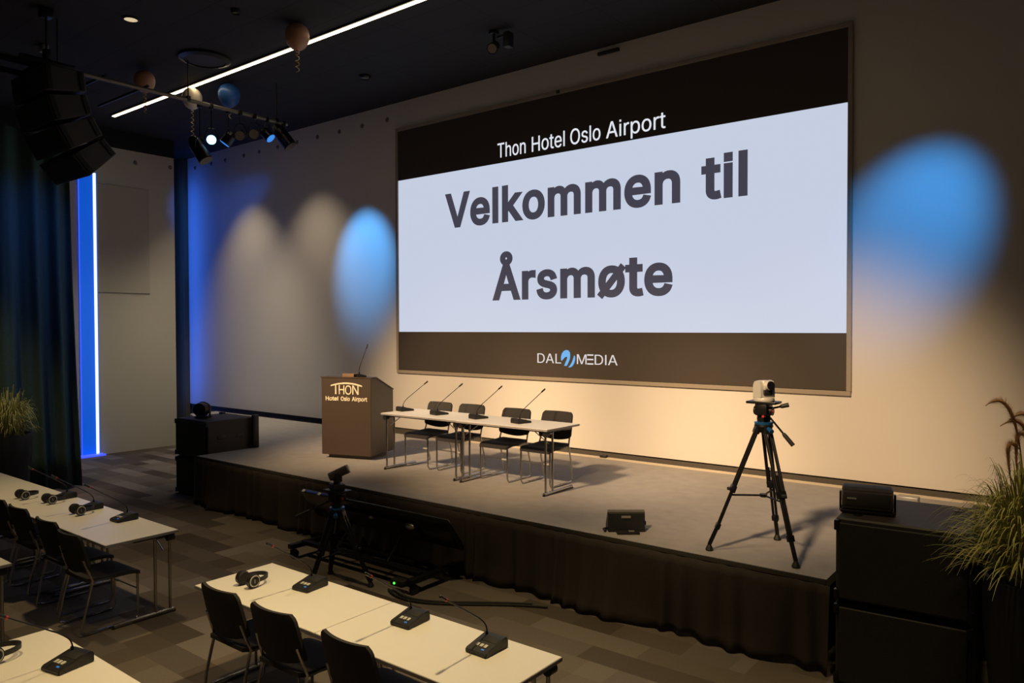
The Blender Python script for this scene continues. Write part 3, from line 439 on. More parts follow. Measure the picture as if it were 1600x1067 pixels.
# ================================================================== LECTERN
lec = thing('lectern', 'dark brown lectern with cream hotel lettering at the left of the stage table', 'lectern', (1.14, -2.60, S), math.atan2(.25, .75))
LW, LD = .79, .63
b = MB(); b.prism([(0, .055), (0, 1.13), (.14, 1.13), (LD, .93), (LD, .055)], 'x', 0, LW)
bmesh.ops.bevel(b.bm, geom=b.bm.edges[:], offset=.005, segments=1, affect='EDGES'); b.obj('cabinet', LECT, lec, smooth=False)
b = MB(); b.box((LW/2, LD/2, .028), (LW-.14, LD-.14, .055)); b.obj('plinth', DARKT, lec, smooth=False)
b = MB(); b.prism([(-.008, 1.13), (-.008, 1.145), (.143, 1.145), (LD+.008, .944), (LD+.008, .93), (.14, 1.13)], 'x', -.006, LW+.006); b.obj('top_panel', LECT, lec, smooth=False)
def on_lect(mb, words, bold, cap): text_mesh(mb, [(w, a, c, base, cap/Hc) for w, a, c, base in words], bold, 0, lambda x, z: (x, -.006, z), (0, .007, 0))
b = MB(); on_lect(b, [('I', .225, .245, .905), ('H', .285, .375, .905), ('O', .385, .487, .903), ('N', .50, .60, .905)], .004, .125)
ar = []
for i in range(15): t = i/14; ar.append((.155+.50*t, 1.030+.040*(1-(2*t-1)**2)))
ar += [(.655-.50*i/14, 1.012+.036*(1-(2*(1-i/14)-1)**2)) for i in range(15)]
b.prism(ar, 'y', -.006, .001); o = b.obj('hotel_emblem', LETW, lec, smooth=False); o['label'] = 'cream emblem with an arched bar over the letters'
for w, x0, x1 in (('Hotel', .07, .275), ('Oslo', .315, .46), ('Airport', .49, .735)):
    b = MB(); on_lect(b, [(w, x0, x1, .815)], .022, .055); o = b.obj('hotel_word', LETW, lec, smooth=False); o['label'] = 'small cream word under the emblem'
bk = thing('wooden_box', 'small brown box lying on top of the lectern', 'box', (0, 0, 0))
R0 = Matrix.Rotation(math.atan2(.25, .75), 4, 'Z'); LP = Matrix.Translation((1.14, -2.60, S)) @ R0
bk.location = LP @ Vector((.42, .07, 1.145)); bk.rotation_euler = (0, 0, math.atan2(.25, .75))
b = MB(); b.box((0, 0, .022), (.19, .11, .044), .004); b.obj('body', mat('tan_wood', (.20, .12, .075), .6, noise=.3, nscale=12), bk, smooth=False)

# ================================================================== MICROPHONES
def make_mic(name, label, loc, rz, group, cat='microphone', plain=False, ring=True):
    """conference unit, user on the -y side, gooseneck rises towards -y"""
    t = thing(name, label, cat, loc, rz, group)
    b = MB()
    if plain:
        b.prism([(-.06, 0), (-.06, .022), (.03, .045), (.06, .045), (.06, 0)], 'x', -.06, .06)
    else:
        b.prism([(-.10, 0), (-.10, .020), (-.085, .026), (.055, .058), (.085, .058), (.095, .045), (.095, 0)], 'x', -.075, .075)
    bmesh.ops.bevel(b.bm, geom=b.bm.edges[:], offset=.004, segments=2, affect='EDGES'); b.obj('base', BLACK, t)
    if not plain:
        sl = math.atan2(.032, .14); R = Matrix.Rotation(sl, 3, 'X')
        def zt(y): return .026+(y+.085)*.032/.14
        b = MB()
        for x in (-.028, 0, .028): b.box((x, -.045, zt(-.045)+.002), (.020, .026, .006), .0015, R)
        o = b.obj('button', BTNW, t); o['label'] = 'row of pale push buttons'
        b = MB(); b.box((.030, -.075, zt(-.075)+.001), (.018, .010, .005), .001, R); o = b.obj('indicator', BTNB, t); o['label'] = 'small blue indicator light'
        b = MB(); b.box((.012, .02, zt(.02)+.0005), (.10, .05, .003), .001, R); b.obj('speaker_grille', GRILLE, t)
    p0 = (-.045, .05, .045) if not plain else (.0, .03, .04)
    H = .345 if not plain else .40
    reach = -.33 if not plain else -.10
    pts = bez(p0, (p0[0], p0[1]+.012, .11), (p0[0], p0[1]+reach*.08, .135), (p0[0], p0[1]+reach*.24, .135+(H-.135)*.20), 8)
    e = Vector((p0[0], p0[1]+reach, H)); pts += [pts[-1].lerp(e, k/4) for k in range(1, 5)]
    b = MB(); b.cyl(p0, (p0[0], p0[1], p0[2]+.03), .010, .008, 10); b.tube(pts, .0042, 8); b.obj('gooseneck', BLACKM, t)
    d = (pts[-1]-pts[-3]).normalized()
    b = MB(); b.cyl(e, e+d*.050, .0085, .0095, 12); b.sph(e+d*.052, .0095, u=10, v=6); hd = b.obj('microphone_head', BLACK, t)
    b = MB(); b.cyl(e-d*.004, e+d*.008, .0095, .0095, 12); o = b.obj('ring', REDP if ring and not plain else BLACKM, hd)
    return t
TZ = .73
GT = 'conference microphones on the audience tables'
m0 = make_mic('conference_microphone', 'gooseneck conference microphone right of the headphones on the front centre table', (5.50, -6.08, TZ), .10, GT)
dup(m0, 'gooseneck conference microphone just right of the seam between the two front centre tables', (6.48, -6.09, TZ), .05)
dup(m0, 'gooseneck conference microphone nearest the right end of the front centre tables', (7.09, -6.10, TZ), .0)
dup(m0, 'gooseneck conference microphone on the cut-off table at the lower left corner', (5.47, -7.60, TZ), .2)
dup(m0, 'gooseneck conference microphone alone at the right end of the left-hand table', (2.64, -6.01, TZ), .05)
dup(m0, 'gooseneck conference microphone behind the rightmost headphones on the left-hand table', (1.95, -6.02, TZ), .0)
dup(m0, 'gooseneck conference microphone farthest from the aisle on the left-hand table, at the curtain corner', (1.24, -5.98, TZ), .1)
GS = 'conference microphones on the stage table'
s0 = make_mic('conference_microphone', 'gooseneck microphone on the stage table next to the lectern', (2.52, -2.32, S+TZ), PI-.25, GS, ring=False)
dup(s0, 'second gooseneck microphone from the lectern on the stage table', (3.18, -2.36, S+TZ), PI-.25)
dup(s0, 'third gooseneck microphone from the lectern on the stage table', (3.84, -2.37, S+TZ), PI-.25)
dup(s0, 'gooseneck microphone on the stage table farthest from the lectern', (4.51, -2.40, S+TZ), PI-.25)
lm = make_mic('lectern_microphone', 'slim black gooseneck microphone standing on top of the lectern', (0, 0, 0), 0, None, plain=True)
lm.location = LP @ Vector((.60, .075, 1.145)); lm.rotation_euler = (0, 0, math.atan2(.25, .75)+PI*.72)

# ================================================================== HEADPHONES
def make_phones(label, loc, rz):
    t = thing('headphones', label, 'headphones', loc, rz, 'headphones on the audience tables')
    for s in (-1, 1):
        c = Vector((0, s*.066, .049)); n = Vector((.25*s*.0, s, 0)).normalized()
        b = MB(); b.cyl(c-n*.018, c+n*.012, .048, .045, 24); cup = b.obj('ear_cup', BLACK, t)
        b = MB()
        b.tube([c+n*.013+Vector((  .036*math.cos(2*PI*k/24), 0, .036*math.sin(2*PI*k/24))) for k in range(25)], .004, 6)
        b.box(c+n*.013, (.006, .006, .026), .001); o = b.obj('trim_ring', SILVER, cup); o['label'] = 'silver ring on the ear cup'
        b = MB(); b.cyl(c-n*.032, c-n*.018, .040, .046, 24); b.obj('ear_pad', SEATM, cup)
    pts = []
    for k in range(17):
        a = -PI/2+PI*k/16; pts.append((.03+.115*math.cos(a), .076*math.sin(a),   .049))
    b = MB(); A = [Vector(p) for p in [(0, -.076, .049)]+pts+[(0, .076, .049)]]
    def hb(u, v):
        i = min(int(u*(len(A)-1)+1e-6), len(A)-2); f = u*(len(A)-1)-i; q = A[i].lerp(A[i+1], f); return Vector((q.x, q.y, q.z-.013+.026*v))
    b.shell(hb, len(A)-1, 1, (0, 0, 0)); bm = b.bm
    b.bm.free(); b = MB()
    n = len(A); Pn = [A[max(i-1, 0)]-A[min(i+1, n-1)] for i in range(n)]
    rings = []
    for i in range(n):
        nn = Vector((Pn[i].y, -Pn[i].x, 0)).normalized()*.006
        rings.append([b.bm.verts.new(A[i]+nn*sx+Vector((0, 0, sz))) for sx, sz in ((-1, -.013), (1, -.013), (1, .013), (-1, .013))])
    for r0, r1 in zip(rings, rings[1:]):
        for k in range(4): b.bm.faces.new((r0[k], r0[(k+1) % 4], r1[(k+1) % 4], r1[k]))
    b.bm.faces.new(rings[0]); b.bm.faces.new(rings[-1][::-1]); b.obj('headband', BLACK, t)
    return t
h0 = make_phones('black headphones lying left of the microphones on the front centre table', (5.14, -6.33, TZ), 1.62)
dup(h0, 'black headphones on the left-hand table nearest the aisle', (2.08, -6.19, TZ), 1.62)
dup(h0, 'middle one of three black headphones on the left-hand table', (1.37, -6.17, TZ), 1.62)
dup(h0, 'black headphones on the left-hand table farthest from the aisle', (.93, -6.26, TZ), 1.62)
dup(h0, 'black headphones cut off by the left edge of the photo on the lowest table', (5.09, -7.84, TZ), 1.62)

# ================================================================== TABLES
def make_table(label, loc, rz, L=1.315, D=.615, group='white folding tables'):
    """user on the -y side; leg posts towards +y. origin at centre on floor"""
    t = thing('folding_table', label, 'table', loc, rz, group)
    b = MB(); b.box((0, 0, TZ-.0125), (L, D, .024), .002, seg=1); tp = b.obj('tabletop', TABLE, t, smooth=False)
    b = MB(); e = .0015
    b.box((0, D/2+e, TZ-.014), (L+.004, .003, .020)); b.box((0, -D/2-e, TZ-.014), (L+.004, .003, .020)); b.box((L/2+e, 0, TZ-.014), (.003, D, .020)); b.box((-L/2-e, 0, TZ-.014), (.003, D, .020))
    o = b.obj('edge_band', EDGE, tp, smooth=False); o['label'] = 'grey edge band round the tabletop'
    for s in (-1, 1):
        x = s*(L/2-.055); y0 = D/2-.05
        b = MB(); b.tube([(x, y0, .03), (x, y0, TZ-.03)], .0125, 10); b.tube([(x, y0-.13, .03), (x, y0-.13, TZ-.03)], .0125, 10)
        b.tube([(x, y0-.13, TZ-.06), (x, y0, TZ-.06)], .010, 8)
        lg = b.obj('leg', CHROME, t)
        b = MB(); b.tube([(x, y0+.03, .022), (x, -D/2+.08, .022)], .018, 12); b.obj('foot_bar', CHROME, lg)
        b = MB(); b.cyl((x, y0+.032, .0), (x, y0+.032, .022), .016, .016, 10); b.cyl((x, -D/2+.08, .0), (x, -D/2+.08, .022), .016, .016, 10); b.obj('foot_cap', BLACK, lg)
        b = MB(); b.tube([(x, y0-.06, .56), (x-s*.22, y0-.06, TZ-.03)], .006, 6); b.obj('folding_brace', STEEL, t)
        b = MB(); b.cyl((x+s*.01, y0-.03, TZ-.060), (x+s*.01, y0+.03, TZ-.060), .032, .032, 16); b.box((x, y0-.15, TZ-.035), (.05, .34, .022), .004); b.obj('hinge_block', BLACK, t)
    b = MB(); b.box((0, D/2-.12, TZ-.038), (L-.20, .03, .03)); b.box((0, -D/2+.12, TZ-.038), (L-.20, .03, .03)); b.obj('under_rail', BLACKM, t, smooth=False)
    return t
YM = -6.235
t0 = make_table('white folding table at the front centre with headphones on it', (5.49, YM, 0), 0)
dup(t0, 'white folding table at the front centre holding two microphones', (6.812, YM, 0))
for i, lab in enumerate(['white folding table of the left-hand row, its end at the aisle', 'white folding table second from the aisle in the left-hand row', 'white folding table third from the aisle in the left-hand row, before the planter', 'white folding table farthest from the aisle in the left-hand row, cut off by the photo']):
    dup(t0, lab, (3.36-.66-1.322*i, -6.185, 0))
dup(t0, 'white folding table cut off at the lower left corner, with headphones and a microphone', (5.51, -7.765, 0))
dup(t0, 'white folding table whose corner just shows at the left edge behind the aisle', (2.605, -7.44, 0))
s0 = make_table('white folding table on the stage next to the lectern', (3.105, -2.355, S), PI, D=.64, group='white folding tables on the stage')
dup(s0, 'white folding table on the stage at the far end from the lectern', (4.43, -2.375, S), PI)

# ================================================================== CHAIRS
def make_chair(label, loc, rz, group):
    """faces +y, origin on floor under the seat centre"""
    t = thing('conference_chair', label, 'chair', loc, rz, group)
    b = MB()
    def seat(u, v):
        y = -.21+.44*u; w = .225*(1-.10*max(0, (abs(u-.5)-.40)/.10)**2) - .015*(1-u); x = (2*v-1)*w
        z = .452 - .016*math.sin(PI*min(1, u*1.1))*(1-(2*v-1)**2*.6) - .030*max(0, (u-.72)/.28)**2 + .012*(1-u)**2
        return Vector((x, y, z))
    b.shell(seat, 14, 10, (0, 0, -.028)); b.obj('seat', SEATM, t)
    b = MB()
    def back(u, v):
        z0 = .495; zb = z0 + .035*(2*v-1)**2; z = zb + (.825-zb)*u
        w = .232 - .020*u
        if u > .86: w -= .030*((u-.86)/.14)**2
        if u < .12: w -= .020*((.12-u)/.12)**2
        x = (2*v-1)*w; y = -.205-.075*u + .035*(2*v-1)**2
        return Vector((x, y, z))
    b.shell(back, 14, 10, (0, -.022, 0)); b.obj('backrest', SEATM, t)
    for s in (-1, 1):
        x = s*.205; r = .0105
        b = MB()
        pts = [(x*1.02, .17, .43), (x*1.0, .205, .405), (x*1.0, .205, .05), (x*1.0, .18, .012), (x*1.0, -.20, .012), (x*1.0, -.255, .03), (x*1.05, -.225, .20), (x*1.03, -.165, .44), (x*1.0, -.195, .53), (x*.96, -.225, .62)]
        sm = [];
        for i in range(len(pts)-1): sm += [Vector(pts[i]).lerp(Vector(pts[i+1]), k/3) for k in range(3)]
        b.tube(sm+[pts[-1]], r, 8); b.obj('leg_frame', CHROME, t)
        b = MB(); b.tube([(x*1.02, .17, .43), (x*1.02, -.165, .432)], .009, 8); b.obj('seat_rail', CHROME, t)
    b = MB(); b.tube([(-.205, .205, .275), (.205, .205, .275)], .006, 6); cb = b.obj('cross_bar', STEEL, t)
    b = MB(); b.box((-.16, .205, .275), (.07, .016, .018), .003); o = b.obj('row_clip', SILVER, cb); o['label'] = 'bright linking clip'
    return t
GC = 'chairs behind the stage table'
c0 = make_chair('dark chair on the stage next to the lectern', (2.77, -2.15, S), PI, GC)
dup(c0, 'second dark chair from the lectern on the stage', (3.32, -2.13, S), PI)
dup(c0, 'third dark chair from the lectern on the stage', (4.085, -2.17, S), PI)
dup(c0, 'dark chair on the stage farthest from the lectern', (4.66, -2.12, S), PI)
GA = 'dark chairs at the audience tables'
a0 = make_chair('dark chair at the front centre table, the one at its left end', (5.26, -6.36, 0), .0, GA)
dup(a0, 'middle one of three dark chairs at the front centre tables', (5.83, -6.36, 0), .03)
dup(a0, 'dark chair at the front centre tables, the rightmost of three', (6.53, -6.37, 0), -.02)
for x, y, lab in ((3.06, -6.40, 'dark chair at the left-hand table nearest the aisle'), (2.44, -6.34, 'second dark chair from the aisle at the left-hand table'), (1.70, -6.31, 'third dark chair from the aisle at the left-hand table'), (1.12, -6.30, 'fourth dark chair from the aisle at the left-hand table, at the edge of the photo')):
    dup(a0, lab, (x, y, 0), .02)

# ================================================================== TRIPODS
def make_tripod(label, loc, rz, zt, feet, crutch, spread_z, kk=1.0):
    """zt = top plate height; feet = three (x,y) local"""
    t = thing('camera_tripod', label, 'tripod', loc, rz)
    zb = zt-.21; top = Vector((0, 0, zb))
    for fx, fy in feet:
        f = Vector((fx, fy, .03)); d = Vector((fx, fy, 0)).normalized(); side = Vector((-d.y, d.x, 0))
        a = top + d*.055 + Vector((0, 0, -.03)); mid = a.lerp(f, .50); low = a.lerp(f, .82)
        b = MB()
        for s in (-1, 1):
            b.tube([a+side*s*.026, mid+side*s*.026], .0105*kk, 8); b.tube([mid.lerp(a, .3)+side*s*.013, low+side*s*.013], .0085*kk, 8)
        b.tube([low, f+Vector((0, 0, .02))], .013*kk, 8)
        ax = (f-a).normalized(); q = ax.to_track_quat('Z', 'Y').to_matrix()
        b.box(mid, (.075, .04, .06), .006, q); b.box(low, (.055, .035, .05), .006, q); b.box(a, (.07, .045, .06), .006, q)
        lg = b.obj('leg', BLACKM, t)
        b = MB(); b.lathe([(0, .0), (.028, .0), (.032, .012), (.02, .04), (.012, .055), (0, .055)], (fx, fy, 0), 14); b.obj('rubber_foot', CABLE, lg)
        b = MB(); b.box(mid+d*.03, (.03, .03, .025), .005); b.obj('lock_lever', BLACK, lg)
    b = MB(); hub = Vector((0, 0, spread_z))
    for fx, fy in feet:
        f = Vector((fx, fy, .03)); a = top + Vector((fx, fy, 0)).normalized()*.055; k = (a.z-spread_z)/(a.z-f.z); b.tube([hub, a.lerp(f, k)], .008, 8)
    b.cyl(hub-Vector((0, 0, .012)), hub+Vector((0, 0, .012)), .03, .03, 14); b.obj('spreader', BLACKM, t)
    b = MB(); b.lathe([(0, zb-.06), (.045, zb-.05), (.075, zb), (.072, zb+.015), (0, zb+.015)], seg=20); b.obj('bowl', BLACKM, t)
    b = MB(); b.lathe([(.072, zb+.016), (.074, zb+.034), (.06, zb+.038), (0, zb+.038)], seg=20); b.cyl((.06, -.07, zb-.01), (.10, -.10, zb-.03), .016, .02, 10); o = b.obj('levelling_ring', BLUEA, t); o['label'] = 'blue anodised levelling ring and clamp'
    b = MB(); b.lathe([(.05, zb+.036), (.055, zb+.06), (.05, zb+.10), (0, zb+.10)], seg=20); b.box((0, 0, zb+.140), (.10, .15, .10), .012); b.cyl((-.075, 0, zb+.125), (.075, 0, zb+.125), .035, .035, 16); b.cyl((.03, -.075, zb+.09), (.03, -.10, zb+.09), .014, .014, 10); hd = b.obj('fluid_head', BLACKM, t)
    b = MB(); b.cyl((.03, -.098, zb+.09), (.03, -.106, zb+.09), .010, .010, 10); b.cyl((.074, .0, zb+.125), (.082, 0, zb+.125), .014, .014, 10); b.obj('knob', REDP, hd)
    b = MB(); b.box((0, 0, zt-.016), (.24, .16, .020), .004); b.obj('top_plate', BLACKM, t)
    for (p1, long_) in crutch:
        p0 = Vector((.0, .0, zb+.13)); p1 = Vector(p1); s0 = p0.lerp(p1, .14)
        b = MB(); b.tube([s0, p0.lerp(p1, .72)], .008, 8); ph = b.obj('pan_handle', BLACKM, t)
        b = MB(); b.tube([p0.lerp(p1, .66), p0.lerp(p1, .72), p1], [.012, .017, .018], 10); b.obj('grip', CABLE, ph)
    return t
TP = Vector((7.60, -3.20, S))
F3 = [(7.24-TP.x, -3.44-TP.y), (7.58-TP.x+.0, -2.80-TP.y), (7.94-TP.x, -3.46-TP.y)]
make_tripod('tall black camera tripod standing on the right side of the stage', TP, 0, 1.235, F3, [((.22, .05, .88), 1), ((.17, .09, 1.20), 0)], .46, 1.35)
TQ = Vector((3.90, -4.56, 0))
make_tripod('short black camera tripod on the floor in front of the stage', TQ, 0, .93, [(.02, -.36), (.32, .14), (-.30, .15)], [((-.30, -.26, .66), 1)], .30, 1.9)

def make_ptz(label, loc, rz, tilt):
    """lens looks along +y"""
    t = thing('ptz_camera', label, 'camera', loc, rz)
    b = MB(); b.lathe([(0, 0), (.082, 0), (.085, .012), (.080, .028), (.05, .034), (0, .034)], seg=28); b.obj('base', SILVER, t)
    b = MB()
    for s in (-1, 1):
        b.prism([(-.045, .03), (.045, .03), (.043, .13), (.030, .158), (0, .168), (-.030, .158), (-.043, .13)], 'x', s*.060-.014, s*.060+.014)
    b.box((0, 0, .045), (.12, .09, .03), .006); b.obj('yoke', SILVER, t)
    R = Matrix.Rotation(tilt, 3, 'X'); c = Vector((0, 0, .125))
    b = MB(); b.box(c, (.09, .10, .085), .016, R, 3); b.cyl(c+R@Vector((0, .02, 0)), c+R@Vector((0, .075, 0)), .040, .038, 24); hd = b.obj('camera_head', SILVER, t)
    b = MB(); b.cyl(c+R@Vector((0, .074, 0)), c+R@Vector((0, .086, 0)), .036, .034, 24); b.obj('lens', LENS, hd)
    b = MB(); b.box(c+Vector((0, .03, -.06)), (.088, .05, .04), .008); b.obj('black_cover', BLACK, t)  # black block below the camera head
    return t
make_ptz('silver remote camera on top of the tall tripod on the stage', (TP.x, TP.y, S+1.230), -2.05, .05)
# camera on floor tripod: dark barrel type
t = thing('video_camera', 'small dark barrel camera tilted upward on the short tripod before the stage', 'camera', (TQ.x, TQ.y, .925), -.35)
b = MB(); b.box((0, 0, .03), (.15, .12, .06), .01); b.cyl((0, 0, .06), (0, 0, .10), .035, .03, 16); b.obj('base', BLACK, t)
b = MB(); b.box((-.045, 0, .125), (.02, .07, .09), .006); b.box((.045, 0, .125), (.02, .07, .09), .006); b.obj('yoke', BLACK, t)
b = MB(); b.cyl((-.02, -.07, .125), (.05, .09, .20), .040, .044, 24); bd = b.obj('barrel', mat('olive_grey_plastic', (.07, .065, .05), .45, noise=.1), t)
b = MB(); b.cyl((.05, .09, .20), (.056, .103, .206), .042, .040, 24); o = b.obj('rim', SILVER, bd); o['label'] = 'pale rim at the upper end of the barrel'

# ================================================================== MONITOR CART
ct = thing('monitor_cart', 'low black rolling cart carrying a tilted monitor in front of the stage skirt', 'monitor cart', (3.78, -4.0, 0))
def foot(x0):
    b = MB(); b.box((x0, .02, .13), (.075, .78, .05), .008); bb = b.obj('foot_beam', BLACKM, ct)
    for y in (-.33, .36):
        b = MB(); b.cyl((x0, y, .105), (x0, y, .075), .018, .018, 10); b.box((x0, y+.01, .082), (.05, .06, .018), .004); b.cyl((x0-.02, y+.02, .045), (x0+.02, y+.02, .045), .045, .045, 20); b.obj('caster', CABLE, bb)
foot(-.92); foot(.92)
b = MB(); b.box((0, -.20, .155), (1.80, .07, .05), .006); b.box((0, -.10, .20), (1.4, .05, .04), .006); b.obj('cross_beam', BLACKM, ct)
for x in (-.38, .38):
    b = MB(); b.tube([(x, -.15, .16), (x, -.02, .30), (x, .04, .42)], .022, 10); b.obj('upright', BLACKM, ct)
Rt = Matrix.Rotation(math.radians(36), 3, 'X')   # screen tilted up towards the stage
mc = Vector((-.03, .08, .50))
b = MB(); b.box(mc, (2.25, .05, .40), .010, Rt); mon = b.obj('monitor', mat('glossy_black', (.008, .008, .009), .18, noise=.2), ct)
b = MB(); b.box(mc+Rt@Vector((0, -.04, -.03)), (1.3, .04, .24), .012, Rt); b.obj('rear_housing', BLACK, mon)
b = MB(); b.box(mc+Rt@Vector((0, .027, 0)), (2.19, .004, .36), 0, Rt); b.obj('screen_glass', LENS, mon, smooth=False)
for x, w in ((-1.08, .045), (-.80, .045), (-.60, .055)):
    b = MB(); b.box(mc+Rt@Vector((x, -.004, .202)), (w, .034, .006), .001, Rt); o = b.obj('sticker', BTNW, mon); o['label'] = 'pale sticker on the rear edge'
for x, w, h in ((-.46, .12, .07), (.02, .08, .05), (.60, .15, .08)):  # metal domes stand in for light reflections on the monitor's back
    b = MB(); b.sph(mc+Rt@Vector((x, -.060, .07)), w*.42, (1, .6, .6)); o = b.obj('reflection_dome', STEEL, mon); o['label'] = 'shiny metal dome standing in for a light reflection on the rear'
b = MB(); b.box((.78, -.36, .10), (.16, .10, .06), .008); bx = b.obj('power_box', BLACK, ct)
b = MB(); b.sph((.76, -.412, .10), .012, u=10, v=6); o = b.obj('status_light', GLED, bx); o['label'] = 'small green light'
# cables on the floor
b = MB(); b.tube(bez((4.50, -4.36, .02), (4.9, -4.62, .012), (5.2, -4.15, .012), (5.75, -3.86, .012), 24), .012, 8); b.tube(bez((4.45, -4.40, .02), (4.95, -4.70, .012), (5.3, -4.1, .012), (5.9, -3.84, .012), 24), .010, 8)
tag(b.obj('floor_cable', CABLE), 'black cable curving over the carpet from the monitor cart to the stage skirt', 'cable')

# ================================================================== LOUDSPEAKERS
def sub(label, loc, rz, w, d, h, group=None, side_handles=False):
    """front on -y, origin floor centre"""
    t = thing('subwoofer', label, 'speaker', loc, rz, group)
    b = MB(); b.box((0, .02, h/2), (w, d-.04, h-.006), .012, seg=1); cab = b.obj('cabinet', SPKM, t, smooth=False)
    b = MB(); b.box((0, -d/2+.012, h/2), (w-.05, .02, h-.06), .006, seg=1); b.obj('front_grille', GRILLE, t, smooth=False)
    for s in (-1, 1):
        for z in (.05, h-.05): b = MB(); b.box((s*(w/2-.012), -d/2+.025, z), (.036, .05, .07), .006); b.obj('corner_plate', BLACKM, t)
    for y in (-.16, .14):
        if side_handles:
            b = MB(); b.box((w/2+.001, y, h*.55), (.012, .13, .055), .004); b.obj('handle', BLACK, t)
    for x in (-.35*w, .35*w):
        for y in (-.3*d, .3*d): b = MB(); b.cyl((x, y, h-.004), (x, y, h+.002), .03, .03, 14); b.obj('top_cup', BLACKM, t)
    return t
sl = sub('black subwoofer at the left end of the stage, lower one of its stack', (-.87, -3.03, 0), 0, .86, .84, .57, 'subwoofers left of the stage', True)
dup(sl, 'black subwoofer at the left end of the stage, on top of its stack', (-.87, -3.03, .572))
sr = sub('black subwoofer at the right end of the stage, lower one of its stack', (8.68, -3.32, 0), .07, .82, .86, .585, 'subwoofers right of the stage')
dup(sr, 'black subwoofer at the right end of the stage, on top of its stack', (8.68, -3.32, .588), .07)
# connector panel on the rear right edge of the upper left subwoofer
b = MB(); b.box((-.392, -2.66, .925), (.05, .10, .50), .006); tag(b.obj('cable_trunk', BLACKM), 'upright black rail behind the left subwoofer stack, above the stage floor', 'rail')
# speaker lying on right stack
t = thing('fill_speaker', 'small black speaker lying on the right-hand subwoofer stack', 'speaker', (8.44, -3.46, 1.175), .22)
b = MB(); b.prism([(-.10, .025), (-.112, .055), (-.10, .160), (-.07, .180), (.08, .180), (.10, .15), (.10, .025)], 'x', -.165, .165); bmesh.ops.bevel(b.bm, geom=b.bm.edges[:], offset=.012, segments=2, affect='EDGES'); b.obj('cabinet', SPKM, t)
b = MB(); b.box((0, -.106, .103), (.29, .014, .10), .006); b.obj('front_grille', GRILLE, t)
b = MB(); b.box((-.10, -.117, .11), (.06, .004, .012)); b.obj('badge', GREYL, t, smooth=False)
b = MB(); b.box((0, -.02, .012), (.35, .16, .024), .006)
for s in (-1, 1): b.box((s*.176, -.02, .07), (.014, .05, .14), .004)
b.obj('bracket', BLACKM, t)
# wedge monitor at the stage edge
t = thing('stage_monitor', 'small black wedge monitor near the front edge of the stage', 'speaker', (6.38, -3.30, S), .66)
b = MB(); b.prism([(-.09, 0), (-.075, .17), (-.03, .18), (.10, .03), (.10, 0)], 'x', -.165, .165); bmesh.ops.bevel(b.bm, geom=b.bm.edges[:], offset=.005, segments=1, affect='EDGES'); b.obj('cabinet', BLACK, t, smooth=False)
b = MB(); b.prism([(-.072, .178), (-.028, .188), (-.026, .182), (-.070, .172)], 'x', -.165, .165); o = b.obj('top_edge', mat('olive_edge', (.12, .105, .06), .6, noise=.1), t, smooth=False)
b = MB(); b.box((-.005, -.086, .135), (.085, .006, .022), .002, Matrix.Rotation(-.088, 3, 'X')); b.obj('badge', GREYL, t, smooth=False)
b = MB(); b.tube([(-.165, -.02, .02), (-.20, -.05, .02), (-.19, -.09, .01)], .012, 8); b.cyl((.165, 0, .06), (.185, 0, .06), .02, .02, 12); b.obj('side_knob', BLACK, t)
t = thing('battery_pack', 'small dark box lying in front of the wedge monitor on the stage', 'box', (6.47, -3.41, S), .66)
b = MB(); b.box((0, 0, .012), (.20, .07, .024), .005); b.obj('body', BLACK, t)
b = MB(); b.box((.03, 0, .025), (.05, .04, .004), .001); b.obj('socket', GREYL, t)

# line array
la = thing('line_array', 'hanging black line array of speaker boxes near the curtain', 'speaker', (-.55, -5.42, 5.78), .0)
BW, BH, BD = 1.0, .305, .46
p = Vector((0, 0, -.14)); ang = 2.0
b = MB(); b.box((0, -.25, -.05), (.10, .9, .05), .005); b.box((-.40, -.1, -.08), (.06, .6, .06), .005); b.box((.30, -.1, -.08), (.06, .6, .06), .005); b.box((-.05, -.1, -.06), (.75, .06, .05)); b.obj('flying_frame', BLACKM, la)
for k, da in enumerate((4, 11, 12, 12)):
    ang += da; R = Matrix.Rotation(math.radians(ang), 3, 'X')
    b = MB(); b.prism([(-BD/2, -BH), (-BD/2, 0), (BD/2, -.035), (BD/2, -BH+.035)], 'x', -BW/2, BW/2)
    for v in b.bm.verts: v.co = R @ v.co + p
    bmesh.ops.bevel(b.bm, geom=b.bm.edges[:], offset=.008, segments=1, affect='EDGES'); bx = b.obj('speaker_box', SPKM, la, smooth=False)
    b = MB(); b.box(p + R @ Vector((0, -BD/2-.006, -BH/2)), (BW-.10, .012, BH-.05), .004, R); b.obj('grille', GRILLE, bx, smooth=False)
    for s in (-1, 1):
        b = MB(); b.box(p + R @ Vector((s*(BW/2+.008), -BD/2+.05, -BH/2)), (.016, .06, BH*.92), .004, R); b.obj('rigging_plate', BLACKM, bx, smooth=False)
        b = MB(); b.box(p + R @ Vector((s*(BW/2+.008), BD/2-.05, -BH/2)), (.016, .05, BH*.7), .004, R); b.obj('rigging_plate', BLACKM, bx, smooth=False)
    p = p + R @ Vector((0, -.008, -BH-.006))
b = MB(); b.tube([(0, 0, -.03), (0, 0, .68)], .012, 8); b.box((0, 0, .10), (.09, .07, .14), .01); b.box((0, 0, .62), (.13, .13, .12), .01); b.obj('hoist_chain', BLACKM, la)
b = MB(); b.box((-.30, -.48, -.07), (.24, .03, .05), .003); o = b.obj('name_plate', GREYL, la, smooth=False); o['label'] = 'dull metal plate on the flying frame'

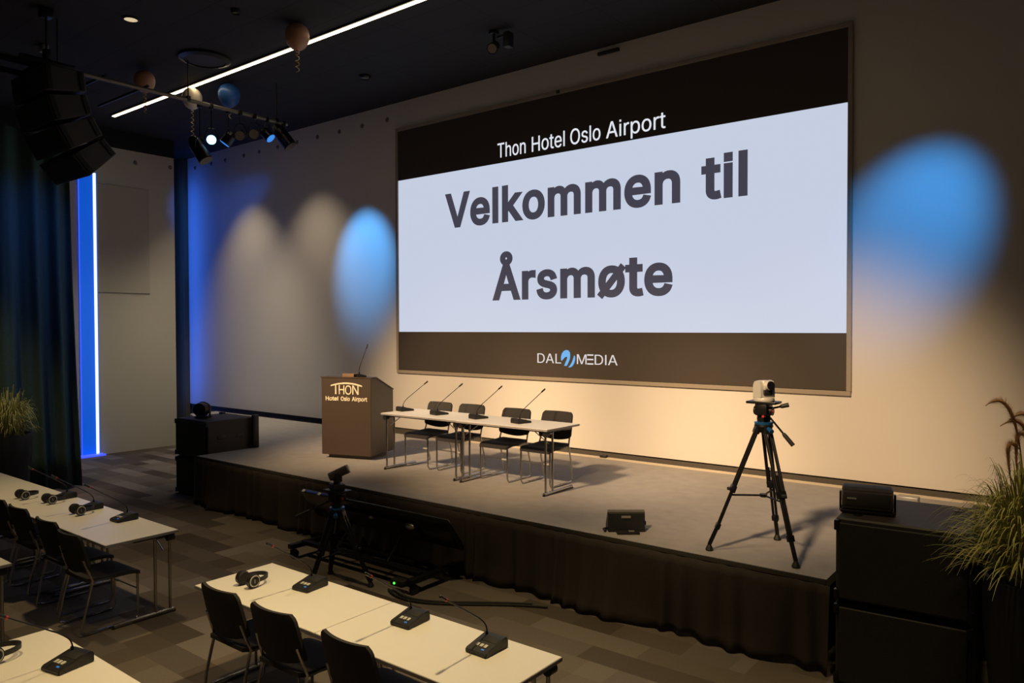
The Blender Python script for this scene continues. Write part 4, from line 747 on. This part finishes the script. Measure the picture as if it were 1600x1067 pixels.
# ================================================================== PIPE AND STAGE LIGHTS
tr = thing('lighting_pipe', 'long lighting pipe hung under the ceiling towards the screen wall', 'lighting pipe', (-.8, 0, 5.84))
b = MB(); b.cyl((0, -5.9, 0), (0, -1.75, 0), .028, .028, 16); b.obj('pipe', mat('grey_pipe', (.16, .14, .11), .45, .5, noise=.1), tr)
for y in (-5.2, -3.45, -1.95):
    b = MB(); b.cyl((0, y, .02), (0, y, .62), .009, .009, 8); b.box((0, y, .02), (.07, .05, .075), .006); b.obj('hanger', BLACKM, tr)
for y, xa, xb in ((-4.62, .02, -1.9), (-4.05, .02, -1.5)):
    b = MB(); b.cyl((xa, y, .05), (xb, y, .05), .02, .02, 10); b.obj('cross_bar', BLACKM, tr)
def par(label, x, y, z, tgt, r=.095, L=.26, lit=None, drop=.0, long_=False, group='stage lights on the pipe'):
    """can hung under the pipe: clamp at pipe height, yoke, can aimed at tgt"""
    t = thing('stage_spotlight', label, 'stage light', (x, y, z), 0, group)
    d = (Vector(tgt)-Vector((x, y, z))).normalized(); side = Vector((-d.y, d.x, 0)).normalized(); hz = 5.84-z
    b = MB(); b.box((0, 0, hz-.01), (.06, .05, .09), .006); b.cyl((0, 0, hz-.05), (0, 0, r+.09), .01, .01, 8); b.obj('clamp', BLACKM, t)
    b = MB(); yk = [side*(r+.015), side*(r+.018)+Vector((0, 0, r*.8)), side*(r*.6)+Vector((0, 0, r+.09)), -side*(r*.6)+Vector((0, 0, r+.09)), -side*(r+.018)+Vector((0, 0, r*.8)), -side*(r+.015)]
    b.tube(yk, .008, 6); b.obj('yoke', BLACKM, t)
    b = MB(); a = -d*L*.55; q = d*L*.45
    b.cyl(a, a+d*L*.25, r*.55, r*.95, 20); b.cyl(a+d*L*.25, q, r*.95, r, 20)
    c = b.obj('can', BLACKM, t)
    b = MB(); b.cyl(q-d*.004, q+d*.006, r*.90, r*.90, 20)
    o = b.obj('lens', {None: LAMPOFF, 'on': SPOTON, 'rim': SPOTRIM, 'dark': LENS}[lit], c)
    if lit in ('on', 'rim'): o['label'] = 'glowing blue lamp face'
    return t
par('stage light with a bright blue-white lamp face, hanging under the pipe', -.80, -3.09, 5.33, tuple(CAM), lit='on', r=.075, L=.2)
par('small stage light seen edge-on with a thin blue rim, right beside the bright blue one', -.82, -2.80, 5.40, (-.82-.37, -2.80-.43, 5.40-.77), lit='rim', r=.085, L=.2)
par('first of two unlit grey-faced stage lights in the middle of the pipe cluster', -.78, -2.62, 5.49, (6, -8.0, 2.5), r=.08, L=.2)
par('second of two unlit grey-faced stage lights, nearer the screen wall', -.78, -2.37, 5.56, (6, -8.0, 2.8), r=.08, L=.2)
par('stage light tilted down towards the screen with a blue glowing edge', -.80, -2.13, 5.60, (-.80+.65, -2.13+.37, 5.58-.72), lit='rim', r=.085, L=.2)
par('long dark stage light at the wall end of the pipe cluster, tilted down', -.80, -1.82, 5.62, (.4, -.9, 3.6), r=.11, L=.42, lit='dark')
par('long dark stage light hanging lowest at the left of the pipe cluster', -.85, -3.25, 5.15, (.2, -2.6, 3.2), r=.11, L=.40, lit='dark')
# small dark projector near the ceiling centre
t = thing('ceiling_spotlight', 'small black track spotlight on the ceiling in front of the screen wall', 'ceiling light', (3.33, -1.42, ZC))
b = MB(); b.cyl((0, 0, 0), (0, 0, -.16), .02, .02, 10); b.box((0, 0, -.02), (.10, .10, .04), .006); b.obj('stem', BLACKM, t)
b = MB(); b.cyl((-.02, .06, -.17), (.05, -.10, -.27), .06, .075, 18); c = b.obj('can', BLACKM, t)
b = MB(); b.cyl((.05, -.10, -.27), (.053, -.106, -.274), .06, .06, 18); b.obj('lens', LAMPOFF, c)
b = MB(); b.box((.22, .03, -.16), (.09, .12, .20), .01); b.box((.13, .03, -.08), (.2, .03, .03)); b.obj('driver_box', BLACK, t)

# ================================================================== CEILING ITEMS
t = thing('linear_ceiling_light', 'long thin glowing warm line light across the black ceiling', 'ceiling light', (0, -2.75, ZC))
b = MB(); b.box((1.9, 0, -.012), (13.3, .10, .024)); b.obj('profile', BLACKM, t, smooth=False)
b = MB(); b.box((1.9, 0, -.028), (13.24, .055, .010)); b.obj('diffuser', LEDW, t, smooth=False)
def round_thing(name, label, x, y, r, m, cat, dz=.02, group=None):
    t = thing(name, label, cat, (x, y, ZC), 0, group)
    b = MB(); b.lathe([(r*.80, -dz), (r, -dz*.6), (r, 0), (r*.8, 0), (r*.8, -dz)], seg=28); b.obj('ring', BLACKM, t)
    b = MB(); b.lathe([(0, -dz*.7), (r*.8, -dz*.7), (r*.8, 0), (0, 0)], seg=28); b.obj('face', m, t)
    return t
round_thing('ceiling_speaker', 'large round dark ceiling speaker above the balloons', -.61, -3.29, .36, mat('ceiling_grille', (.035, .033, .036), .7, noise=.2, nscale=120), 'ceiling speaker', .06)
round_thing('ceiling_downlight', 'round ceiling downlight with a dim warm glow near the top left corner', -.05, -4.62, .10, DLON, 'ceiling light')
round_thing('smoke_detector', 'small round detector on the ceiling between the line light and the screen wall', .62, -1.31, .09, LAMPOFF, 'detector', .05)
round_thing('smoke_detector', 'small round pale detector on the ceiling left of the line light, near the top edge', 1.24, -3.94, .06, LAMPOFF, 'detector', .05)
t = thing('rigging_clamp', 'pale metal rigging clamp on the ceiling above the line array', 'rigging clamp', (-1.9, -4.95, ZC))
b = MB(); b.box((0, 0, -.05), (.16, .08, .10), .01); b.obj('bracket', STEEL, t)
b = MB(); b.cyl((0.03, 0, -.1), (.03, 0, -.45), .01, .01, 8); b.obj('wire', BLACKM, t)

# ================================================================== BALLOONS
def balloon(label, x, y, z, r, m, ribbon, amp=.02):
    t = thing('balloon', label, 'balloon', (x, y, z), 0, 'balloons under the ceiling')
    prof = []
    for k in range(19):
        a = PI*k/18; rr = r*math.sin(a); zz = r*math.cos(a); prof.append((max(0, rr*(1-.0*(zz < 0))), zz if zz > 0 else zz*1.28))
    b = MB(); b.lathe(prof, seg=26); b.obj('envelope', m, t)
    b = MB(); b.lathe([(0, -r*1.26), (.012, -r*1.30), (.024, -r*1.40), (0, -r*1.38)], seg=12); b.obj('knot', m, t)
    pts = []; n = 110
    for k in range(n+1):
        q = k/n; pts.append((amp*math.cos(q*ribbon*85), amp*math.sin(q*ribbon*85), -r*1.36-ribbon*q))
    b = MB(); b.tube(pts, .006, 5); b.obj('ribbon', mat('gold_ribbon', (.55, .36, .12), .35, .5, noise=.2) if 'gold_ribbon' not in bpy.data.materials else bpy.data.materials['gold_ribbon'], t)
BT = mat('tan_balloon', (.42, .22, .13), .45, noise=.04); BWH = mat('white_balloon', (.75, .66, .52), .4, noise=.03); BBL = mat('blue_balloon', (.03, .12, .42), .35, noise=.04)
balloon('tan balloon touching the middle of the glowing line light', 1.50, -3.22, 6.30, .155, BT, .26, .022)
balloon('tan balloon at the left, behind the lighting pipe', -1.75, -3.62, 6.28, .150, BT, .30, .018)
balloon('white balloon behind the lighting pipe at the end of the line light', -2.0, -2.72, 6.28, .155, BWH, .42, .020)
balloon('dark blue balloon above the lighting pipe', -1.37, -2.44, 6.28, .170, BBL, .16, .020)

# ================================================================== CURTAIN AND PLANTS
cu = thing('stage_curtain', 'tall dark teal velvet curtain hanging at the left edge', 'curtain', (-2.9, -4.25, 0))
b = MB(); prev = None; n = 420; rows = [0, .1, .4, .7, .9, 1.0]
for i in range(n+1):
    y = -3.6*i/n; w = y*19+1.2*math.sin(y*3.1); ring = []
    for k in rows:
        z = 5.45*(1-k)+.02; a = .05+.035*k
        ring.append(b.bm.verts.new((a*math.sin(w)+.03*math.sin(w*2.3+1)*k, y+.10*k*k*(1-i/n)+.02*math.cos(w)*k, z)))
    if prev:
        for q in range(len(rows)-1): b.bm.faces.new((prev[q], ring[q], ring[q+1], prev[q+1]))
    prev = ring
o = b.obj('cloth', CURT, cu, ang=70); o.modifiers.new('solid', 'SOLIDIFY').thickness = .012
b = MB(); b.box((0, -1.8, 5.49), (.05, 3.8, .05)); b.obj('track', BLACKM, cu, smooth=False)

def planter(label, loc, R, Hh, seed, nblade, hmax, plumes, spread):
    rnd = random.Random(seed)
    t = thing('potted_grass', label, 'plant', loc, 0, 'potted ornamental grasses')
    b = MB(); b.lathe([(0, .0), (R*.72, 0), (R*.76, .03), (R*.98, Hh*.72), (R, Hh*.9), (R*.97, Hh), (R*.89, Hh), (R*.90, Hh*.9), (0, Hh*.9)], seg=40); b.obj('pot', POTM, t)
    b = MB(); b.lathe([(R*.88, Hh*.905), (R*.4, Hh*.925), (0, Hh*.93)], seg=30); b.obj('soil', SOIL, t)
    b = MB()
    for i in range(nblade):
        a = rnd.uniform(0, 2*PI); r0 = R*.62*math.sqrt(rnd.random()); p0 = Vector((r0*math.cos(a), r0*math.sin(a), Hh*.92)); a2 = a+rnd.gauss(0, .5)
        out = rnd.uniform(.12, 1.0)**1.0*spread; h = hmax*rnd.uniform(.35, 1.0)*(1-.35*out/spread); droop = h*rnd.uniform(.1, .85)*out/spread
        d = Vector((math.cos(a2), math.sin(a2), 0)); sd = Vector((-d.y, d.x, 0)); w0 = rnd.uniform(.0035, .0065)
        p1 = p0+d*out*.15+Vector((0, 0, h*.75)); p2 = p0+d*out*.65+Vector((0, 0, h*1.1)); p3 = p0+d*out+Vector((0, 0, h*1.0-droop)); pr = None
        pts = bez(p0, p1, p2, p3, 9)
        for k, q in enumerate(pts):
            w = w0*(1-(k/9)**2)+.0006; nrm = Vector((0, 0, w*.35)); rg = [b.bm.verts.new(q-sd*w), b.bm.verts.new(q+nrm), b.bm.verts.new(q+sd*w)]
            if pr:
                for m_ in range(3):
                    b.bm.faces.new((pr[m_], pr[(m_+1) % 3], rg[(m_+1) % 3], rg[m_]))
            pr = rg
    b.obj('grass_blades', GRASS, t)
    for (ax, ay, h, bx, by, bend) in plumes:
        p0 = Vector((ax, ay, Hh*.92)); top = Vector((bx, by, Hh+h)); b = MB()
        bv = Vector((.79, .61, 0))*bend
        pts = bez(p0, p0+Vector((0, 0, h*.7)), top+Vector((0, 0, .06))-bv*.6, top+bv*1.6+Vector((0, 0, -.10)), 26)
        b.tube(pts[:16], .004, 5)
        pl = b.obj('plume_stem', GRASS, t)
        b = MB(); seg = pts[12:]; nn = len(seg)
        b.tube(seg, [max(.003, .010*math.sin(PI*(k+.8)/(nn+.6))) for k in range(nn)], 7)
        for k in range(800):
            q = rnd.random(); i = min(int(q*(nn-1)), nn-2); c = seg[i].lerp(seg[i+1], q*(nn-1)-i); u = Vector((rnd.gauss(0, 1), rnd.gauss(0, 1), rnd.gauss(-.4, 1))).normalized(); tdir = (seg[i+1]-seg[i]).normalized()
            L = .05*math.sin(PI*min(1, q*.9+.1)); e = c+(u+tdir*1.2).normalized()*L; s = u.cross(tdir)
            if s.length < 1e-4: continue
            s = s.normalized()*.0012; v = [b.bm.verts.new(c-s), b.bm.verts.new(c+s), b.bm.verts.new(e)]; b.bm.faces.new(v)
        b.obj('plume', PLUME, pl)
    return t
RV = Vector((.79, .61))
def pl(ox, h, bx, bend): return (RV.x*ox, RV.y*ox, h, RV.x*bx, RV.y*bx, bend)
planter('tall black planter with long green grass and brown plumes, beside the right-hand speakers', (9.46, -3.92, 0), .27, 1.02, 3, 1300, .88,
        [pl(-.06, 1.12, -.17, -.085), pl(-.10, .86, -.22, .075), pl(-.02, 1.00, -.06, -.10), pl(.02, 1.04, -.02, -.09), pl(.0, 1.22, .0, .02), pl(-.08, .92, -.16, .07), pl(.08, 1.08, .10, .08)], .46)
planter('black planter with yellow-green grass in front of the teal curtain', (-2.36, -5.30, 0), .28, 1.02, 5, 800, .82, [], .30)
# small floor light lying on the left stack
t = thing('floor_spotlight', 'round black floor spotlight lying on the left subwoofer stack', 'stage light', (-.95, -3.18, 1.146), .6)
b = MB(); b.box((0, 0, .010), (.20, .16, .02), .004); b.box((-.10, 0, .08), (.012, .05, .15), .003); b.box((.10, 0, .08), (.012, .05, .15), .003); b.obj('stand', BLACKM, t)
b = MB(); b.cyl((0, -.14, .13), (0, -.02, .13), .098, .105, 24); b.cyl((0, -.02, .13), (0, .10, .13), .105, .07, 24)
for k in range(6): b.cyl((0, -.02+.02*k, .13), (0, -.012+.02*k, .13), .112-.006*k, .112-.006*k, 24)
c = b.obj('can', BLACKM, t)
b = MB(); b.cyl((0, -.142, .13), (0, -.134, .13), .088, .088, 24); b.obj('lens', LENS, c)
b = MB(); b.box((-1.20, -2.72, 1.155), (.10, .06, .022), .004); tag(b.obj('small_gadget', BLACK), 'tiny flat black box at the back of the left subwoofer stack', 'box')
b = MB(); b.box((8.22, -.72, S+.045), (.20, .12, .09), .01); tag(b.obj('grey_box', GREYL), 'small grey box on the stage behind the right-hand speakers', 'box')
t = thing('added_dark_case', 'large black case added to fill the dark gap behind the right-hand planter', 'case', (9.46, -2.30, 0))  # invented case, added to keep the gap dark where lit floor showed
b = MB(); b.box((0, 0, .485), (1.10, .9, .75), .012, seg=1); b.obj('case_body', BLACK, t, smooth=False)
b = MB(); b.box((0, 0, .93), (1.10, .9, .12), .012, seg=1); b.obj('lid', BLACK, t, smooth=False)
b = MB(); b.box((0, 0, .865), (1.11, .91, .016)); b.obj('closure_rail', BLACKM, t, smooth=False)
for x in (-.46, .46):
    for y in (-.36, .36): b = MB(); b.cyl((x, y-.015, .055), (x, y+.015, .055), .055, .055, 18); b.box((x, y, .09), (.06, .06, .05), .004); b.obj('caster', CABLE, t)
